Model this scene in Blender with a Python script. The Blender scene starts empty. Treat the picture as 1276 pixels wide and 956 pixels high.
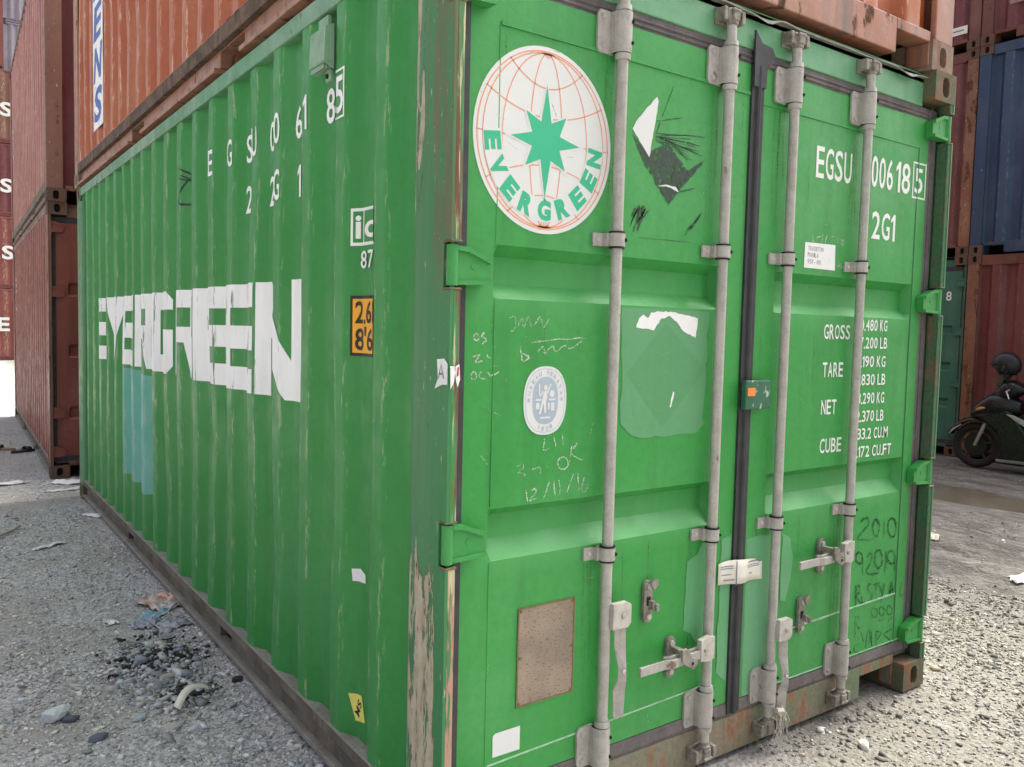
import bpy, bmesh, math, random
import numpy as np
from mathutils import Vector, Matrix
from mathutils.geometry import tessellate_polygon

R = math.radians
scene = bpy.context.scene
col = scene.collection

# ------------------------------------------------------------------ camera
cam_data = bpy.data.cameras.new("camera")
cam = bpy.data.objects.new("camera", cam_data)
col.objects.link(cam)
scene.camera = cam
CAM_POS = (-1.0939, -1.8094, 1.4927)
YAW, PITCH, ROLL = 0.6208, -0.0633, 0.0236
fwd = Vector((math.sin(YAW) * math.cos(PITCH), math.cos(YAW) * math.cos(PITCH), math.sin(PITCH)))
right0 = Vector((math.cos(YAW), -math.sin(YAW), 0))
up0 = right0.cross(fwd)
right = math.cos(ROLL) * right0 + math.sin(ROLL) * up0
up = -math.sin(ROLL) * right0 + math.cos(ROLL) * up0
mw = Matrix((right, up, -fwd)).transposed().to_4x4()
mw.translation = CAM_POS
cam.matrix_world = mw
cam_data.sensor_fit = 'HORIZONTAL'
cam_data.sensor_width = 36.0
cam_data.lens = 1033.2 * 36.0 / 1276.0
cam_data.clip_start = 0.05
cam_data.clip_end = 2000.0

# ------------------------------------------------------------------ light
SUN_EL, SUN_AZ = R(57.5), R(85)          # azimuth clockwise from +Y
world = bpy.data.worlds.new("World")
scene.world = world
world.use_nodes = True
wn = world.node_tree
for n in list(wn.nodes):
    wn.nodes.remove(n)
sky = wn.nodes.new('ShaderNodeTexSky')
sky.sky_type = 'NISHITA'
sky.sun_disc = False
sky.sun_elevation = SUN_EL
sky.sun_rotation = SUN_AZ
sky.air_density = 0.7
sky.dust_density = 9.0
sky.ozone_density = 0.5
bg = wn.nodes.new('ShaderNodeBackground')
bg.inputs['Strength'].default_value = 0.15
wo = wn.nodes.new('ShaderNodeOutputWorld')
hz = wn.nodes.new('ShaderNodeHueSaturation')      # milky, hazy sky
hz.inputs['Saturation'].default_value = 0.42
wn.links.new(sky.outputs[0], hz.inputs['Color'])
wn.links.new(hz.outputs[0], bg.inputs[0])
wn.links.new(bg.outputs[0], wo.inputs[0])

sun_data = bpy.data.lights.new("sun", 'SUN')
sun_data.energy = 1.5
sun_data.angle = R(7.0)
sun_data.color = (1.0, 0.92, 0.79)
sun = bpy.data.objects.new("sun", sun_data)
col.objects.link(sun)
sdir = Vector((math.sin(SUN_AZ) * math.cos(SUN_EL), math.cos(SUN_AZ) * math.cos(SUN_EL), math.sin(SUN_EL)))
sun.rotation_euler = sdir.to_track_quat('Z', 'Y').to_euler()
sun.location = (20, 4, 30)

vs = scene.view_settings
scene.display_settings.display_device = 'sRGB'
vs.view_transform = 'Standard'
vs.look = 'None'
vs.exposure = 1.50
vs.gamma = 1.0
vs.use_curve_mapping = False


# ------------------------------------------------------------------ helpers
rng = np.random.default_rng(7)

def tag(o, label=None, cat=None, group=None, kind=None):
    if label: o['label'] = label
    if cat: o['category'] = cat
    if group: o['group'] = group
    if kind: o['kind'] = kind
    return o

def empty(name, loc, rz=0.0, label=None, cat=None, group=None):
    o = bpy.data.objects.new(name, None)
    o.empty_display_size = 0.3
    col.objects.link(o)
    o.location = loc
    o.rotation_euler = (0, 0, rz)
    return tag(o, label, cat, group)

def link(name, me, parent=None, loc=None, scale=None, rot=None):
    o = bpy.data.objects.new(name, me)
    col.objects.link(o)
    o.parent = parent
    if loc: o.location = loc
    if scale: o.scale = scale
    if rot: o.rotation_euler = rot
    return o

class MB:
    """collects shapes and links them as ONE mesh object"""
    def __init__(s):
        s.v, s.f, s.m = [], [], []
    def add(s, verts, faces, m=0):
        b = len(s.v)
        s.v += [tuple(map(float, p)) for p in verts]
        s.f += [tuple(b + i for i in f) for f in faces]
        s.m += [m] * len(faces)
        return s
    def box(s, x0, x1, y0, y1, z0, z1, m=0):
        v = [(x, y, z) for x in (x0, x1) for y in (y0, y1) for z in (z0, z1)]
        return s.add(v, [(0, 1, 3, 2), (4, 6, 7, 5), (0, 4, 5, 1), (2, 3, 7, 6), (0, 2, 6, 4), (1, 5, 7, 3)], m)
    def cyl(s, p0, p1, r0, r1=None, n=14, m=0):
        r1 = r0 if r1 is None else r1
        p0, p1 = Vector(p0), Vector(p1)
        d = (p1 - p0).normalized()
        a = d.orthogonal().normalized(); b = d.cross(a)
        v = []
        for p, r in ((p0, r0), (p1, r1)):
            v += [p + r * (math.cos(2 * math.pi * i / n) * a + math.sin(2 * math.pi * i / n) * b) for i in range(n)]
        f = [(i, (i + 1) % n, n + (i + 1) % n, n + i) for i in range(n)]
        f += [tuple(range(n - 1, -1, -1)), tuple(range(n, 2 * n))]
        return s.add(v, f, m)
    def tube(s, pts, r, n=8, m=0):
        pts = [Vector(p) for p in pts]
        rs = r if isinstance(r, (list, tuple)) else [r] * len(pts)
        rings = []
        a = None
        for i, p in enumerate(pts):
            d = (pts[min(i + 1, len(pts) - 1)] - pts[max(i - 1, 0)]).normalized()
            a = d.orthogonal().normalized() if a is None else (a - d * a.dot(d)).normalized()
            b = d.cross(a)
            rings.append([p + rs[i] * (math.cos(2 * math.pi * k / n) * a + math.sin(2 * math.pi * k / n) * b) for k in range(n)])
        v = [q for r_ in rings for q in r_]
        f = []
        for i in range(len(pts) - 1):
            for k in range(n):
                f.append((i * n + k, i * n + (k + 1) % n, (i + 1) * n + (k + 1) % n, (i + 1) * n + k))
        f += [tuple(range(n - 1, -1, -1)), tuple(range((len(pts) - 1) * n, len(pts) * n))]
        return s.add(v, f, m)
    def prism(s, poly, axis, a0, a1, m=0):
        """2D polygon extruded along an axis; poly gives the two other coordinates in x,y,z order"""
        n = len(poly)
        def P(q, a):
            if axis == 'x': return (a, q[0], q[1])
            if axis == 'y': return (q[0], a, q[1])
            return (q[0], q[1], a)
        v = [P(q, a0) for q in poly] + [P(q, a1) for q in poly]
        tris = tessellate_polygon([[Vector((q[0], q[1], 0)) for q in poly]])
        f = [tuple(t) for t in tris] + [tuple(n + i for i in reversed(t)) for t in tris]
        f += [(i, (i + 1) % n, n + (i + 1) % n, n + i) for i in range(n)]
        return s.add(v, f, m)
    def mesh(s, name, mats, smooth=None, recalc=True):
        me = bpy.data.meshes.new(name)
        me.from_pydata(s.v, [], s.f)
        for m in (mats if isinstance(mats, (list, tuple)) else [mats]):
            me.materials.append(m)
        if max(s.m, default=0):
            me.polygons.foreach_set('material_index', s.m)
        if recalc:
            bm = bmesh.new(); bm.from_mesh(me)
            bmesh.ops.recalc_face_normals(bm, faces=bm.faces)
            bm.to_mesh(me); bm.free()
        if smooth:
            me.polygons.foreach_set('use_smooth', [True] * len(me.polygons))
            me.set_sharp_from_angle(angle=R(smooth))
        me.update()
        return me
    def build(s, name, mats, parent=None, bevel=None, smooth=None, label=None, recalc=True, loc=None):
        o = link(name, s.mesh(name, mats, smooth, recalc), parent, loc)
        if bevel:
            add_bevel(o, bevel)
        if label: o['label'] = label
        return o

def add_bevel(o, w, seg=2):
    b = o.modifiers.new('bevel', 'BEVEL')
    b.width = w; b.segments = seg; b.limit_method = 'ANGLE'; b.angle_limit = R(40)
    return b

def vnoise2(x, y, seed=0):
    """smooth value noise in [-1,1], vectorised"""
    x = np.asarray(x, float); y = np.asarray(y, float)
    xi = np.floor(x).astype(np.int64); yi = np.floor(y).astype(np.int64)
    fx = x - xi; fy = y - yi
    fx = fx * fx * (3 - 2 * fx); fy = fy * fy * (3 - 2 * fy)
    def h(a, b):
        n = (a * 374761393 + b * 668265263 + seed * 1442695041) & 0xffffffff
        n = ((n ^ (n >> 13)) * 1274126177) & 0xffffffff
        n = n ^ (n >> 16)
        return (n & 0xffff) / 32767.5 - 1.0
    return ((h(xi, yi) * (1 - fx) + h(xi + 1, yi) * fx) * (1 - fy) +
            (h(xi, yi + 1) * (1 - fx) + h(xi + 1, yi + 1) * fx) * fy)

def fbm(x, y, seed=0, o=4):
    t = 0; a = 1.0; k = 1.0; s = 0
    for i in range(o):
        t = t + a * vnoise2(np.asarray(x) * k, np.asarray(y) * k, seed + i * 17); s += a
        a *= .5; k *= 2.03
    return t / s

# ------------------------------------------------------------------ materials
class Mat:
    def __init__(s, name):
        s.m = bpy.data.materials.new(name)
        s.m.use_nodes = True
        s.t = s.m.node_tree
        for n in list(s.t.nodes): s.t.nodes.remove(n)
        s.out = s.t.nodes.new('ShaderNodeOutputMaterial')
        s.b = s.t.nodes.new('ShaderNodeBsdfPrincipled')
        s.t.links.new(s.b.outputs[0], s.out.inputs[0])
        s.tc = s.t.nodes.new('ShaderNodeTexCoord').outputs['Object']
    def _in(s, sock, v):
        if isinstance(v, bpy.types.NodeSocket): s.t.links.new(v, sock)
        elif v is not None:
            if isinstance(v, (tuple, list)) and len(v) == 3 and sock.type == 'RGBA': v = (*v, 1)
            sock.default_value = v
    def map(s, scale=(1, 1, 1), loc=(0, 0, 0), rot=(0, 0, 0), vec=None):
        n = s.t.nodes.new('ShaderNodeMapping')
        s._in(n.inputs['Vector'], vec or s.tc)
        n.inputs['Scale'].default_value = scale; n.inputs['Location'].default_value = loc
        n.inputs['Rotation'].default_value = rot
        return n.outputs[0]
    def noise(s, scale, detail=4, rough=.55, vec=None, dist=0.0, out=0):
        n = s.t.nodes.new('ShaderNodeTexNoise')
        s._in(n.inputs['Vector'], vec or s.tc)
        n.inputs['Scale'].default_value = scale; n.inputs['Detail'].default_value = detail
        n.inputs['Roughness'].default_value = rough; n.inputs['Distortion'].default_value = dist
        return n.outputs[out]
    def vor(s, scale, vec=None, feature='F1', out='Distance'):
        n = s.t.nodes.new('ShaderNodeTexVoronoi')
        n.feature = feature
        s._in(n.inputs['Vector'], vec or s.tc)
        n.inputs['Scale'].default_value = scale
        return n.outputs[out]
    def ramp(s, fac, a, b, va=0.0, vb=1.0):
        n = s.t.nodes.new('ShaderNodeMapRange')
        n.interpolation_type = 'SMOOTHSTEP'
        s._in(n.inputs['Value'], fac)
        n.inputs['From Min'].default_value = a; n.inputs['From Max'].default_value = b
        n.inputs['To Min'].default_value = va; n.inputs['To Max'].default_value = vb
        return n.outputs[0]
    def math(s, op, a, b=None):
        n = s.t.nodes.new('ShaderNodeMath'); n.operation = op
        s._in(n.inputs[0], a)
        if b is not None: s._in(n.inputs[1], b)
        return n.outputs[0]
    def mix(s, fac, a, b, mode='MIX'):
        n = s.t.nodes.new('ShaderNodeMix'); n.data_type = 'RGBA'; n.blend_type = mode
        s._in(n.inputs[0], fac); s._in(n.inputs[6], a); s._in(n.inputs[7], b)
        return n.outputs[2]
    def attr(s, name, out='Fac'):
        n = s.t.nodes.new('ShaderNodeAttribute'); n.attribute_name = name
        return n.outputs[out]
    def sep(s, vec=None):
        n = s.t.nodes.new('ShaderNodeSeparateXYZ'); s._in(n.inputs[0], vec or s.tc)
        return n.outputs
    def bump(s, h, strength=.3, dist=.01, normal=None):
        n = s.t.nodes.new('ShaderNodeBump')
        s._in(n.inputs['Height'], h); n.inputs['Strength'].default_value = strength
        n.inputs['Distance'].default_value = dist
        if normal: s._in(n.inputs['Normal'], normal)
        return n.outputs[0]
    def done(s, color=None, rough=None, normal=None, metal=None, spec=None, alpha=None):
        s._in(s.b.inputs['Base Color'], color); s._in(s.b.inputs['Roughness'], rough)
        if normal is not None: s._in(s.b.inputs['Normal'], normal)
        s._in(s.b.inputs['Metallic'], metal)
        s._in(s.b.inputs['Specular IOR Level'], spec); s._in(s.b.inputs['Alpha'], alpha)
        return s.m

RUST_A, RUST_B = (0.16, 0.06, 0.025), (0.055, 0.03, 0.02)

def paint(name, c, fade, dark, rust=.69, chip=.74, streak=.5, rough=.42, wear=(.42, .42, .3), wear_amt=1.0,
          rust_a=RUST_A, bump=.12, fade_lo=.4, chip_col=(.42, .42, .33), dust=.35):
    m = Mat(name)
    big = m.ramp(m.noise(1.3, 5, .6), fade_lo, .72)
    k = m.mix(big, c, fade)
    st = m.ramp(m.noise(1.0, 5, .6, m.map((11, 11, .55))), .45, .78, 0, streak)
    k = m.mix(st, k, dark)
    k = m.mix(m.ramp(m.noise(38, 3), .35, .75, 0, .22), k, dark)
    # chalky dust on the flat crests of the pressing
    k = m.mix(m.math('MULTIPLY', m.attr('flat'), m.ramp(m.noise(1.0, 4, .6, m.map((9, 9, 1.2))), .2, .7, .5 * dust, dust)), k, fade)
    # chips down to the primer
    ch = m.ramp(m.noise(1.0, 6, .62, m.map((46, 46, 24))), chip, chip + .03)
    k = m.mix(ch, k, chip_col)
    # worn edges
    wn_ = m.ramp(m.noise(1.0, 6, .7, m.map((50, 50, 9))), .545, .61)
    w = m.math('MULTIPLY', m.math('MULTIPLY', m.attr('wear'), wn_), wear_amt)
    k = m.mix(w, k, wear)
    # rust
    rn = m.noise(1.0, 9, .66, m.map((6.5, 6.5, 3.0)))
    rs = m.ramp(rn, rust, rust + .05)
    rc = m.mix(m.ramp(m.noise(30, 4), .35, .65), rust_a, RUST_B)
    k = m.mix(rs, k, rc)
    rr = m.math('ADD', m.math('MULTIPLY', m.math('MAXIMUM', rs, ch), .4), m.ramp(m.noise(9, 4), .3, .7, rough - .08, rough + .14))
    h = m.math('ADD', m.noise(60, 4), m.math('MULTIPLY', m.math('MAXIMUM', rs, ch), -.8))
    nb = m.bump(h, bump, .004)
    nb = m.bump(m.noise(2.4, 3), .22, .03, nb)
    return m.done(k, rr, nb, 0.0, .4)

def plain(name, c, rough=.6, metal=0.0, var=.25, scale=14, spec=.4, bump=.08, c2=None):
    m = Mat(name)
    d = c2 or tuple(x * .45 for x in c)
    k = m.mix(m.ramp(m.noise(scale, 6, .6), .35, .75, 0, min(1, var * 2)), c, d)
    k = m.mix(m.ramp(m.noise(scale * 7, 3), .4, .7, 0, var * .6), k, d)
    return m.done(k, m.ramp(m.noise(scale * 2, 4), .3, .7, max(.05, rough - .1), min(1, rough + .1)), m.bump(m.noise(scale * 8, 3), bump, .003), metal, spec)

M = {}
GREEN, GFADE, GDARK = (.030, .225, .052), (.085, .27, .115), (.018, .12, .034)
M['green_side'] = paint('green_side_paint', (.027, .232, .041), (.048, .255, .065), (.019, .155, .030), rust=.745, chip=.765, streak=.42, dust=.55, wear=(.36, .40, .25), wear_amt=.75)
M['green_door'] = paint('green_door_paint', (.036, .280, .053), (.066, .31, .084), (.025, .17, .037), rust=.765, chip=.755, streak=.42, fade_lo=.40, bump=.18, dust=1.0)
M['green_frame'] = paint('green_frame_paint', (.058, .22, .082), (.11, .26, .13), (.04, .12, .05), rust=.64, chip=.70, streak=.6)
M['green_rail'] = paint('green_rail_paint', (.10, .28, .14), (.22, .34, .24), (.05, .13, .06), rust=.63, chip=.66, streak=.5, chip_col=(.22, .2, .15))
M['orange_wall'] = paint('orange_wall_paint', (.36, .085, .026), (.42, .15, .065), (.20, .052, .025), rust=.68, chip=.72, streak=.6, wear=(.62, .44, .33), rust_a=(.13, .04, .02), chip_col=(.5, .33, .25), dust=.5)
M['orange_frame'] = paint('orange_frame_paint', (.34, .135, .075), (.38, .22, .15), (.10, .085, .07), rust=.58, chip=.66, streak=1.0, chip_col=(.26, .25, .22))
M['red_wall'] = paint('red_wall_paint', (.21, .055, .040), (.29, .105, .075), (.12, .032, .026), rust=.70, chip=.72, streak=.6, wear=(.42, .24, .18), chip_col=(.4, .3, .24), dust=.4)
M['red_frame'] = paint('red_frame_paint', (.17, .07, .045), (.24, .14, .10), (.09, .05, .035), rust=.55, chip=.66, streak=.7, chip_col=(.3, .25, .2))
M['pink_wall'] = paint('faded_pink_wall_paint', (.33, .125, .10), (.41, .19, .155), (.21, .08, .07), rust=.70, chip=.73, streak=.8, wear=(.5, .36, .3), dust=.3)
M['pink_frame'] = paint('faded_pink_frame_paint', (.22, .10, .07), (.28, .155, .12), (.12, .06, .045), rust=.57, chip=.66, streak=.6)
M['maroon_wall'] = paint('maroon_wall_paint', (.135, .032, .034), (.19, .065, .062), (.075, .02, .022), rust=.70, chip=.74, streak=.6, wear=(.25, .12, .1), dust=.3)
M['maroon_frame'] = paint('maroon_frame_paint', (.13, .042, .032), (.2, .085, .06), (.07, .03, .02), rust=.56, chip=.68, streak=.6)
M['rusty_frame'] = paint('rusty_frame_paint', (.20, .085, .05), (.27, .15, .10), (.10, .05, .03), rust=.52, chip=.62, streak=.7, chip_col=(.34, .24, .17))
M['blue_wall'] = paint('blue_wall_paint', (.020, .048, .105), (.05, .085, .15), (.014, .03, .06), rust=.72, chip=.72, streak=.6, wear=(.16, .2, .27), chip_col=(.2, .24, .3), dust=.5)
M['blue_frame'] = paint('blue_frame_paint', (.022, .055, .12), (.06, .085, .12), (.02, .03, .05), rust=.6, chip=.68, streak=.6)
M['teal_wall'] = paint('teal_wall_paint', (.035, .145, .105), (.07, .19, .14), (.02, .08, .06), rust=.72, chip=.74, streak=.5, dust=.3)
M['teal_frame'] = paint('teal_frame_paint', (.03, .12, .09), (.07, .16, .12), (.02, .06, .05), rust=.58, chip=.68, streak=.6)
M['grey_wall'] = paint('grey_blue_wall_paint', (.26, .27, .34), (.36, .36, .42), (.18, .18, .23), rust=.74, chip=.74, streak=.6, dust=.3)
M['brick_wall'] = paint('brick_wall_paint', (.22, .06, .048), (.27, .095, .078), (.15, .04, .035), rust=.72, chip=.74, streak=.5, dust=.3)
M['brown_wall'] = paint('brown_wall_paint', (.20, .085, .055), (.25, .12, .085), (.13, .055, .04), rust=.72, chip=.74, streak=.5, dust=.3)
M['brick_frame'] = paint('brick_frame_paint', (.19, .06, .05), (.25, .10, .085), (.12, .04, .035), rust=.66, chip=.7, streak=.5)

def muck(name, a, b, c, rust=.5):
    """bare, dirty steel with remains of paint"""
    m = Mat(name)
    k = m.mix(m.ramp(m.noise(1, 6, .6, m.map((6, 6, 5))), .38, .62), a, b)
    k = m.mix(m.ramp(m.noise(1, 7, .65, m.map((14, 14, 4))), rust, rust + .12), k, c)
    k = m.mix(m.ramp(m.noise(70, 3), .4, .7, 0, .35), k, tuple(x * .4 for x in a))
    return m.done(k, m.ramp(m.noise(20, 3), .3, .7, .6, .9), m.bump(m.noise(50, 6), .3, .004), 0, .3)

M['rail_dirty'] = muck('dirty_brown_steel', (.115, .097, .077), (.19, .165, .135), (.13, .08, .055), .57)
M['rail_lip'] = muck('dusty_steel_lip', (.30, .28, .245), (.23, .21, .18), (.15, .11, .08), .60)
M['sill_dirty'] = muck('rusty_green_sill_steel', (.24, .20, .145), (.15, .20, .12), (.27, .125, .065), .50)
M['orange_rail_dark'] = muck('dark_rust_rail_steel', (.085, .055, .038), (.15, .095, .06), (.06, .04, .03), .5)
M['casting_rust'] = muck('rusty_corner_casting_steel', (.15, .11, .065), (.10, .125, .075), (.19, .10, .05), .5)
M['casting_rust2'] = muck('pale_rusty_casting_steel', (.30, .20, .14), (.22, .17, .125), (.20, .105, .06), .52)
M['casting_red'] = muck('rusty_red_casting_steel', (.13, .075, .055), (.10, .075, .06), (.16, .07, .04), .5)
M['hole_shade'] = plain('painted_recess_shade', (.012, .012, .011), .9, var=.1)  # near-black colour standing in for the shade inside openings
M['gasket'] = plain('black_rubber_gasket', (.030, .031, .034), .6, var=.3, scale=20, c2=(.07, .07, .072))
M['gasket_grey'] = muck('weathered_grey_gasket', (.16, .14, .135), (.11, .10, .10), (.14, .10, .075), .6)
def galv():
    m = Mat('galvanised_steel')
    k = m.mix(m.ramp(m.noise(18, 6, .65), .35, .7), (.43, .41, .37), (.34, .325, .29))
    k = m.mix(m.ramp(m.noise(1, 6, .65, m.map((60, 60, 5))), .52, .72, 0, .4), k, (.20, .185, .15))
    k = m.mix(m.ramp(m.noise(140, 3), .45, .7, 0, .22), k, (.16, .15, .13))
    k = m.mix(m.ramp(m.noise(1, 8, .7, m.map((14, 14, 8))), .64, .68, 0, .8), k, (.16, .085, .045))
    return m.done(k, m.ramp(m.noise(30, 4), .3, .7, .42, .75), m.bump(m.noise(90, 5), .25, .003), .15, .45)
M['galv'] = galv()
M['galv_pale'] = plain('pale_galvanised_steel', (.52, .49, .44), .55, .1, .3, 25, .5, .14, c2=(.26, .24, .2))
M['galv_dirty'] = plain('grimy_galvanised_steel', (.30, .28, .235), .65, .1, .45, 26, .4, .2, c2=(.10, .085, .06))
M['rubber'] = plain('black_rubber', (.012, .012, .013), .6, var=.1)
M['white_paint'] = plain('white_lettering_paint', (.74, .76, .72), .5, var=.08, scale=9, c2=(.5, .52, .46))
M['red_print'] = plain('red_print', (.6, .05, .05), .6)
M['white_film'] = plain('white_sticker_film', (.64, .65, .63), .45, var=.06, scale=6, c2=(.62, .63, .60))
M['paper'] = plain('white_paper', (.76, .76, .74), .8, var=.10, scale=10, c2=(.55, .55, .5))
M['cream_paper'] = plain('cream_paper', (.72, .69, .60), .8, var=.12, scale=16, c2=(.5, .47, .38))
M['orange_line'] = plain('orange_print', (.72, .27, .13), .5, var=.12, scale=30, c2=(.8, .5, .36))
M['emblem_green'] = plain('sea_green_print', (.035, .42, .22), .45, var=.06, scale=8, c2=(.06, .36, .2))
M['grey_print'] = plain('grey_blue_print', (.36, .43, .50), .5, var=.05, scale=14)
M['ink'] = plain('grey_ink_print', (.20, .21, .26), .7, var=.1)
M['black_paint'] = plain('black_print', (.015, .014, .012), .5, var=.1)
M['yellow'] = plain('amber_placard_paint', (.78, .36, .015), .45, var=.1, scale=8, c2=(.6, .28, .02))
M['yellow_tag'] = plain('yellow_tag_paper', (.78, .70, .16), .6, var=.05)
M['orange_tag'] = plain('orange_tag_plastic', (.85, .24, .04), .5, var=.05)
def rubbed(name, c, lo, hi, top):
    m = Mat(name)
    a = m.math('MULTIPLY', m.ramp(m.noise(160, 4, .7), lo, hi), m.ramp(m.noise(9, 4), .3, .65, .35 * top, top))
    return m.done(c, .9, None, 0, .2, a)
M['chalk'] = rubbed('rubbed_chalk', (.55, .62, .50), .36, .56, .95)
M['run'] = rubbed('rusty_dirt_run', (.13, .085, .05), .40, .66, .55)
M['scuff'] = rubbed('pale_scuff', (.42, .56, .42), .42, .60, .8)
M['pencil'] = rubbed('smeared_dark_marker', (.022, .07, .03), .32, .58, .85)
M['teal_patch'] = paint('teal_touch_up_paint', (.085, .36, .27), (.16, .42, .34), (.07, .28, .21), rust=.8, chip=.78, streak=.4)
M['pale_patch'] = paint('pale_touch_up_paint', (.105, .325, .14), (.14, .35, .18), (.075, .285, .10), rust=.82, chip=.76, streak=.3)
M['dull_patch'] = paint('dull_touch_up_paint', (.105, .30, .135), (.13, .32, .16), (.075, .265, .10), rust=.85, chip=.80, streak=.25)
M['ghost'] = paint('ghost_of_removed_placard', (.090, .280, .118), (.115, .305, .145), (.068, .245, .092), rust=.85, chip=.80, streak=.4)
M['seam_white'] = plain('pale_sealant', (.40, .55, .40), .7, var=.4, scale=30, c2=(.12, .34, .15))

def film_peel(name, c, thr, dirt):
    m = Mat(name)
    n = m.noise(1, 6, .62, m.map((5, 7, 2.4)))
    n2 = m.noise(1, 5, .6, m.map((40, 30, 12)))
    a = m.math('SUBTRACT', 1.0, m.ramp(m.math('ADD', m.math('MULTIPLY', n, .75), m.math('MULTIPLY', n2, .25)), thr, thr + .012))
    w = m.math('MULTIPLY', m.attr('wear'), m.ramp(m.noise(1, 5, .65, m.map((30, 30, 4))), .56, .62))
    a = m.math('MULTIPLY', a, m.math('SUBTRACT', 1.0, w))
    k = m.mix(m.ramp(m.noise(1, 6, .6, m.map((9, 9, 2))), .45, .8, 0, .5), c, dirt)
    k = m.mix(m.ramp(n, thr - .035, thr, 0, .6), k, (.16, .11, .07))
    return m.done(k, .55, m.bump(m.noise(8, 4), .15, .006), 0, .4, a)
M['film_peel'] = film_peel('peeling_white_film', (.86, .86, .84), .685, (.58, .56, .53))
M['white_chip'] = film_peel('chipped_white_lettering', (.84, .85, .82), .70, (.58, .60, .53))

def scratched(name, c):
    m = Mat(name)
    n = m.noise(1, 6, .65, m.map((120, 60, 22), rot=(0, R(52), 0)))
    return m.done(m.mix(m.noise(40, 3), c, tuple(x * 1.9 for x in c)), .7, None, 0, .2, m.math('SUBTRACT', 1.0, m.math('MULTIPLY', m.ramp(m.math('ADD', m.math('MULTIPLY', n, .6), m.math('MULTIPLY', m.noise(75, 4), .4)), .535, .56), .92)))
M['dark_film'] = scratched('scratched_dark_sticker_residue', (.040, .055, .042))

def csc():
    m = Mat('etched_brown_data_plate')
    k = m.mix(m.ramp(m.noise(9, 5), .3, .7), (.34, .27, .20), (.24, .20, .15))
    tx = m.ramp(m.noise(1, 4, .7, m.map((85, 85, 190))), .56, .62)
    k = m.mix(m.math('MULTIPLY', tx, .75), k, (.07, .06, .05))
    return m.done(k, .55, m.bump(tx, .2, .002), .3, .4)
M['plate'] = csc()

def post_scraped():
    m = Mat('scraped_green_corner_post')
    k = m.mix(m.ramp(m.noise(1, 5, .6, m.map((9, 9, .7))), .35, .7), (.034, .185, .058), (.062, .205, .085))
    k = m.mix(m.ramp(m.noise(1, 5, .6, m.map((16, 22, 1.2))), .55, .78, 0, .45), k, (.09, .11, .05))
    z = m.sep()[2]
    y = m.sep()[1]
    old = m.math('MULTIPLY', m.math('MULTIPLY', m.ramp(z, 1.5, 1.8), m.ramp(y, .16, .11)), m.ramp(m.noise(1, 6, .65, m.map((22, 22, 2))), .38, .56))
    k = m.mix(m.math('MULTIPLY', old, .8), k, m.mix(m.ramp(m.noise(1, 5, .6, m.map((30, 30, 6))), .4, .65), (.10, .115, .055), (.16, .10, .055)))
    n = m.noise(1, 9, .66, m.map((16, 16, 2.4)), .7)
    # a fork lift has scraped the lower metre, lighter knocks above
    bias = m.math('ADD', m.ramp(z, .72, 1.0, .20, 0.0), m.math('MULTIPLY', m.ramp(z, 1.55, 1.9, .02, .15), m.ramp(y, .11, .16)))
    mid = m.math('MULTIPLY', m.ramp(y, .03, .06), m.ramp(y, .20, .225, 1, 0))
    v = m.math('ADD', n, m.math('MULTIPLY', bias, mid))
    ch = m.math('MAXIMUM', m.ramp(v, .645, .66), m.ramp(m.noise(1, 7, .65, m.map((60, 60, 16))), .64, .665))
    pr = m.mix(m.ramp(m.noise(1, 6, .7, m.map((34, 34, 12))), .35, .7), (.44, .39, .30), (.33, .27, .19))
    pr = m.mix(m.ramp(m.noise(1, 7, .7, m.map((48, 48, 9))), .56, .64), pr, (.13, .065, .035))
    pr = m.mix(m.ramp(m.noise(1, 7, .7, m.map((20, 20, 4), loc=(5, 2, 9))), .56, .58), pr, (.055, .17, .075))
    k = m.mix(m.ramp(v, .625, .645), k, (.045, .065, .03))
    k = m.mix(ch, k, pr)
    r2 = m.ramp(m.noise(1, 8, .65, m.map((8, 8, 3))), .66, .70)
    k = m.mix(r2, k, (.13, .055, .03))
    return m.done(k, m.ramp(ch, 0, 1, .5, .85), m.bump(m.math('ADD', m.math('MULTIPLY', ch, -.9), m.noise(60, 4)), .25, .004), 0, .35)
M['post'] = post_scraped()

def lip():
    m = Mat('rubbed_hinge_lip_paint')
    k = m.mix(m.ramp(m.noise(1, 5, .6, m.map((20, 20, 1.5))), .35, .7), (.040, .22, .06), (.10, .17, .08))
    k = m.mix(m.ramp(m.noise(1, 7, .65, m.map((70, 70, 3.0))), .52, .57), k, (.50, .47, .27))
    k = m.mix(m.ramp(m.noise(1, 7, .65, m.map((46, 46, 2.4), loc=(3, 1, 5))), .52, .58), k, (.15, .065, .04))
    k = m.mix(m.math('MULTIPLY', m.ramp(m.sep()[2], .75, .9, 1, 0), m.ramp(m.noise(1, 5, .6, m.map((40, 40, 4), loc=(1, 7, 2))), .47, .53)), k, (.42, .24, .18))
    return m.done(k, .6, m.bump(m.noise(60, 5), .25, .003), 0, .35)
M['lip'] = lip()

M['channel'] = muck('grimy_green_channel_steel', (.075, .115, .07), (.05, .14, .062), (.15, .105, .065), .53)

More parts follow.
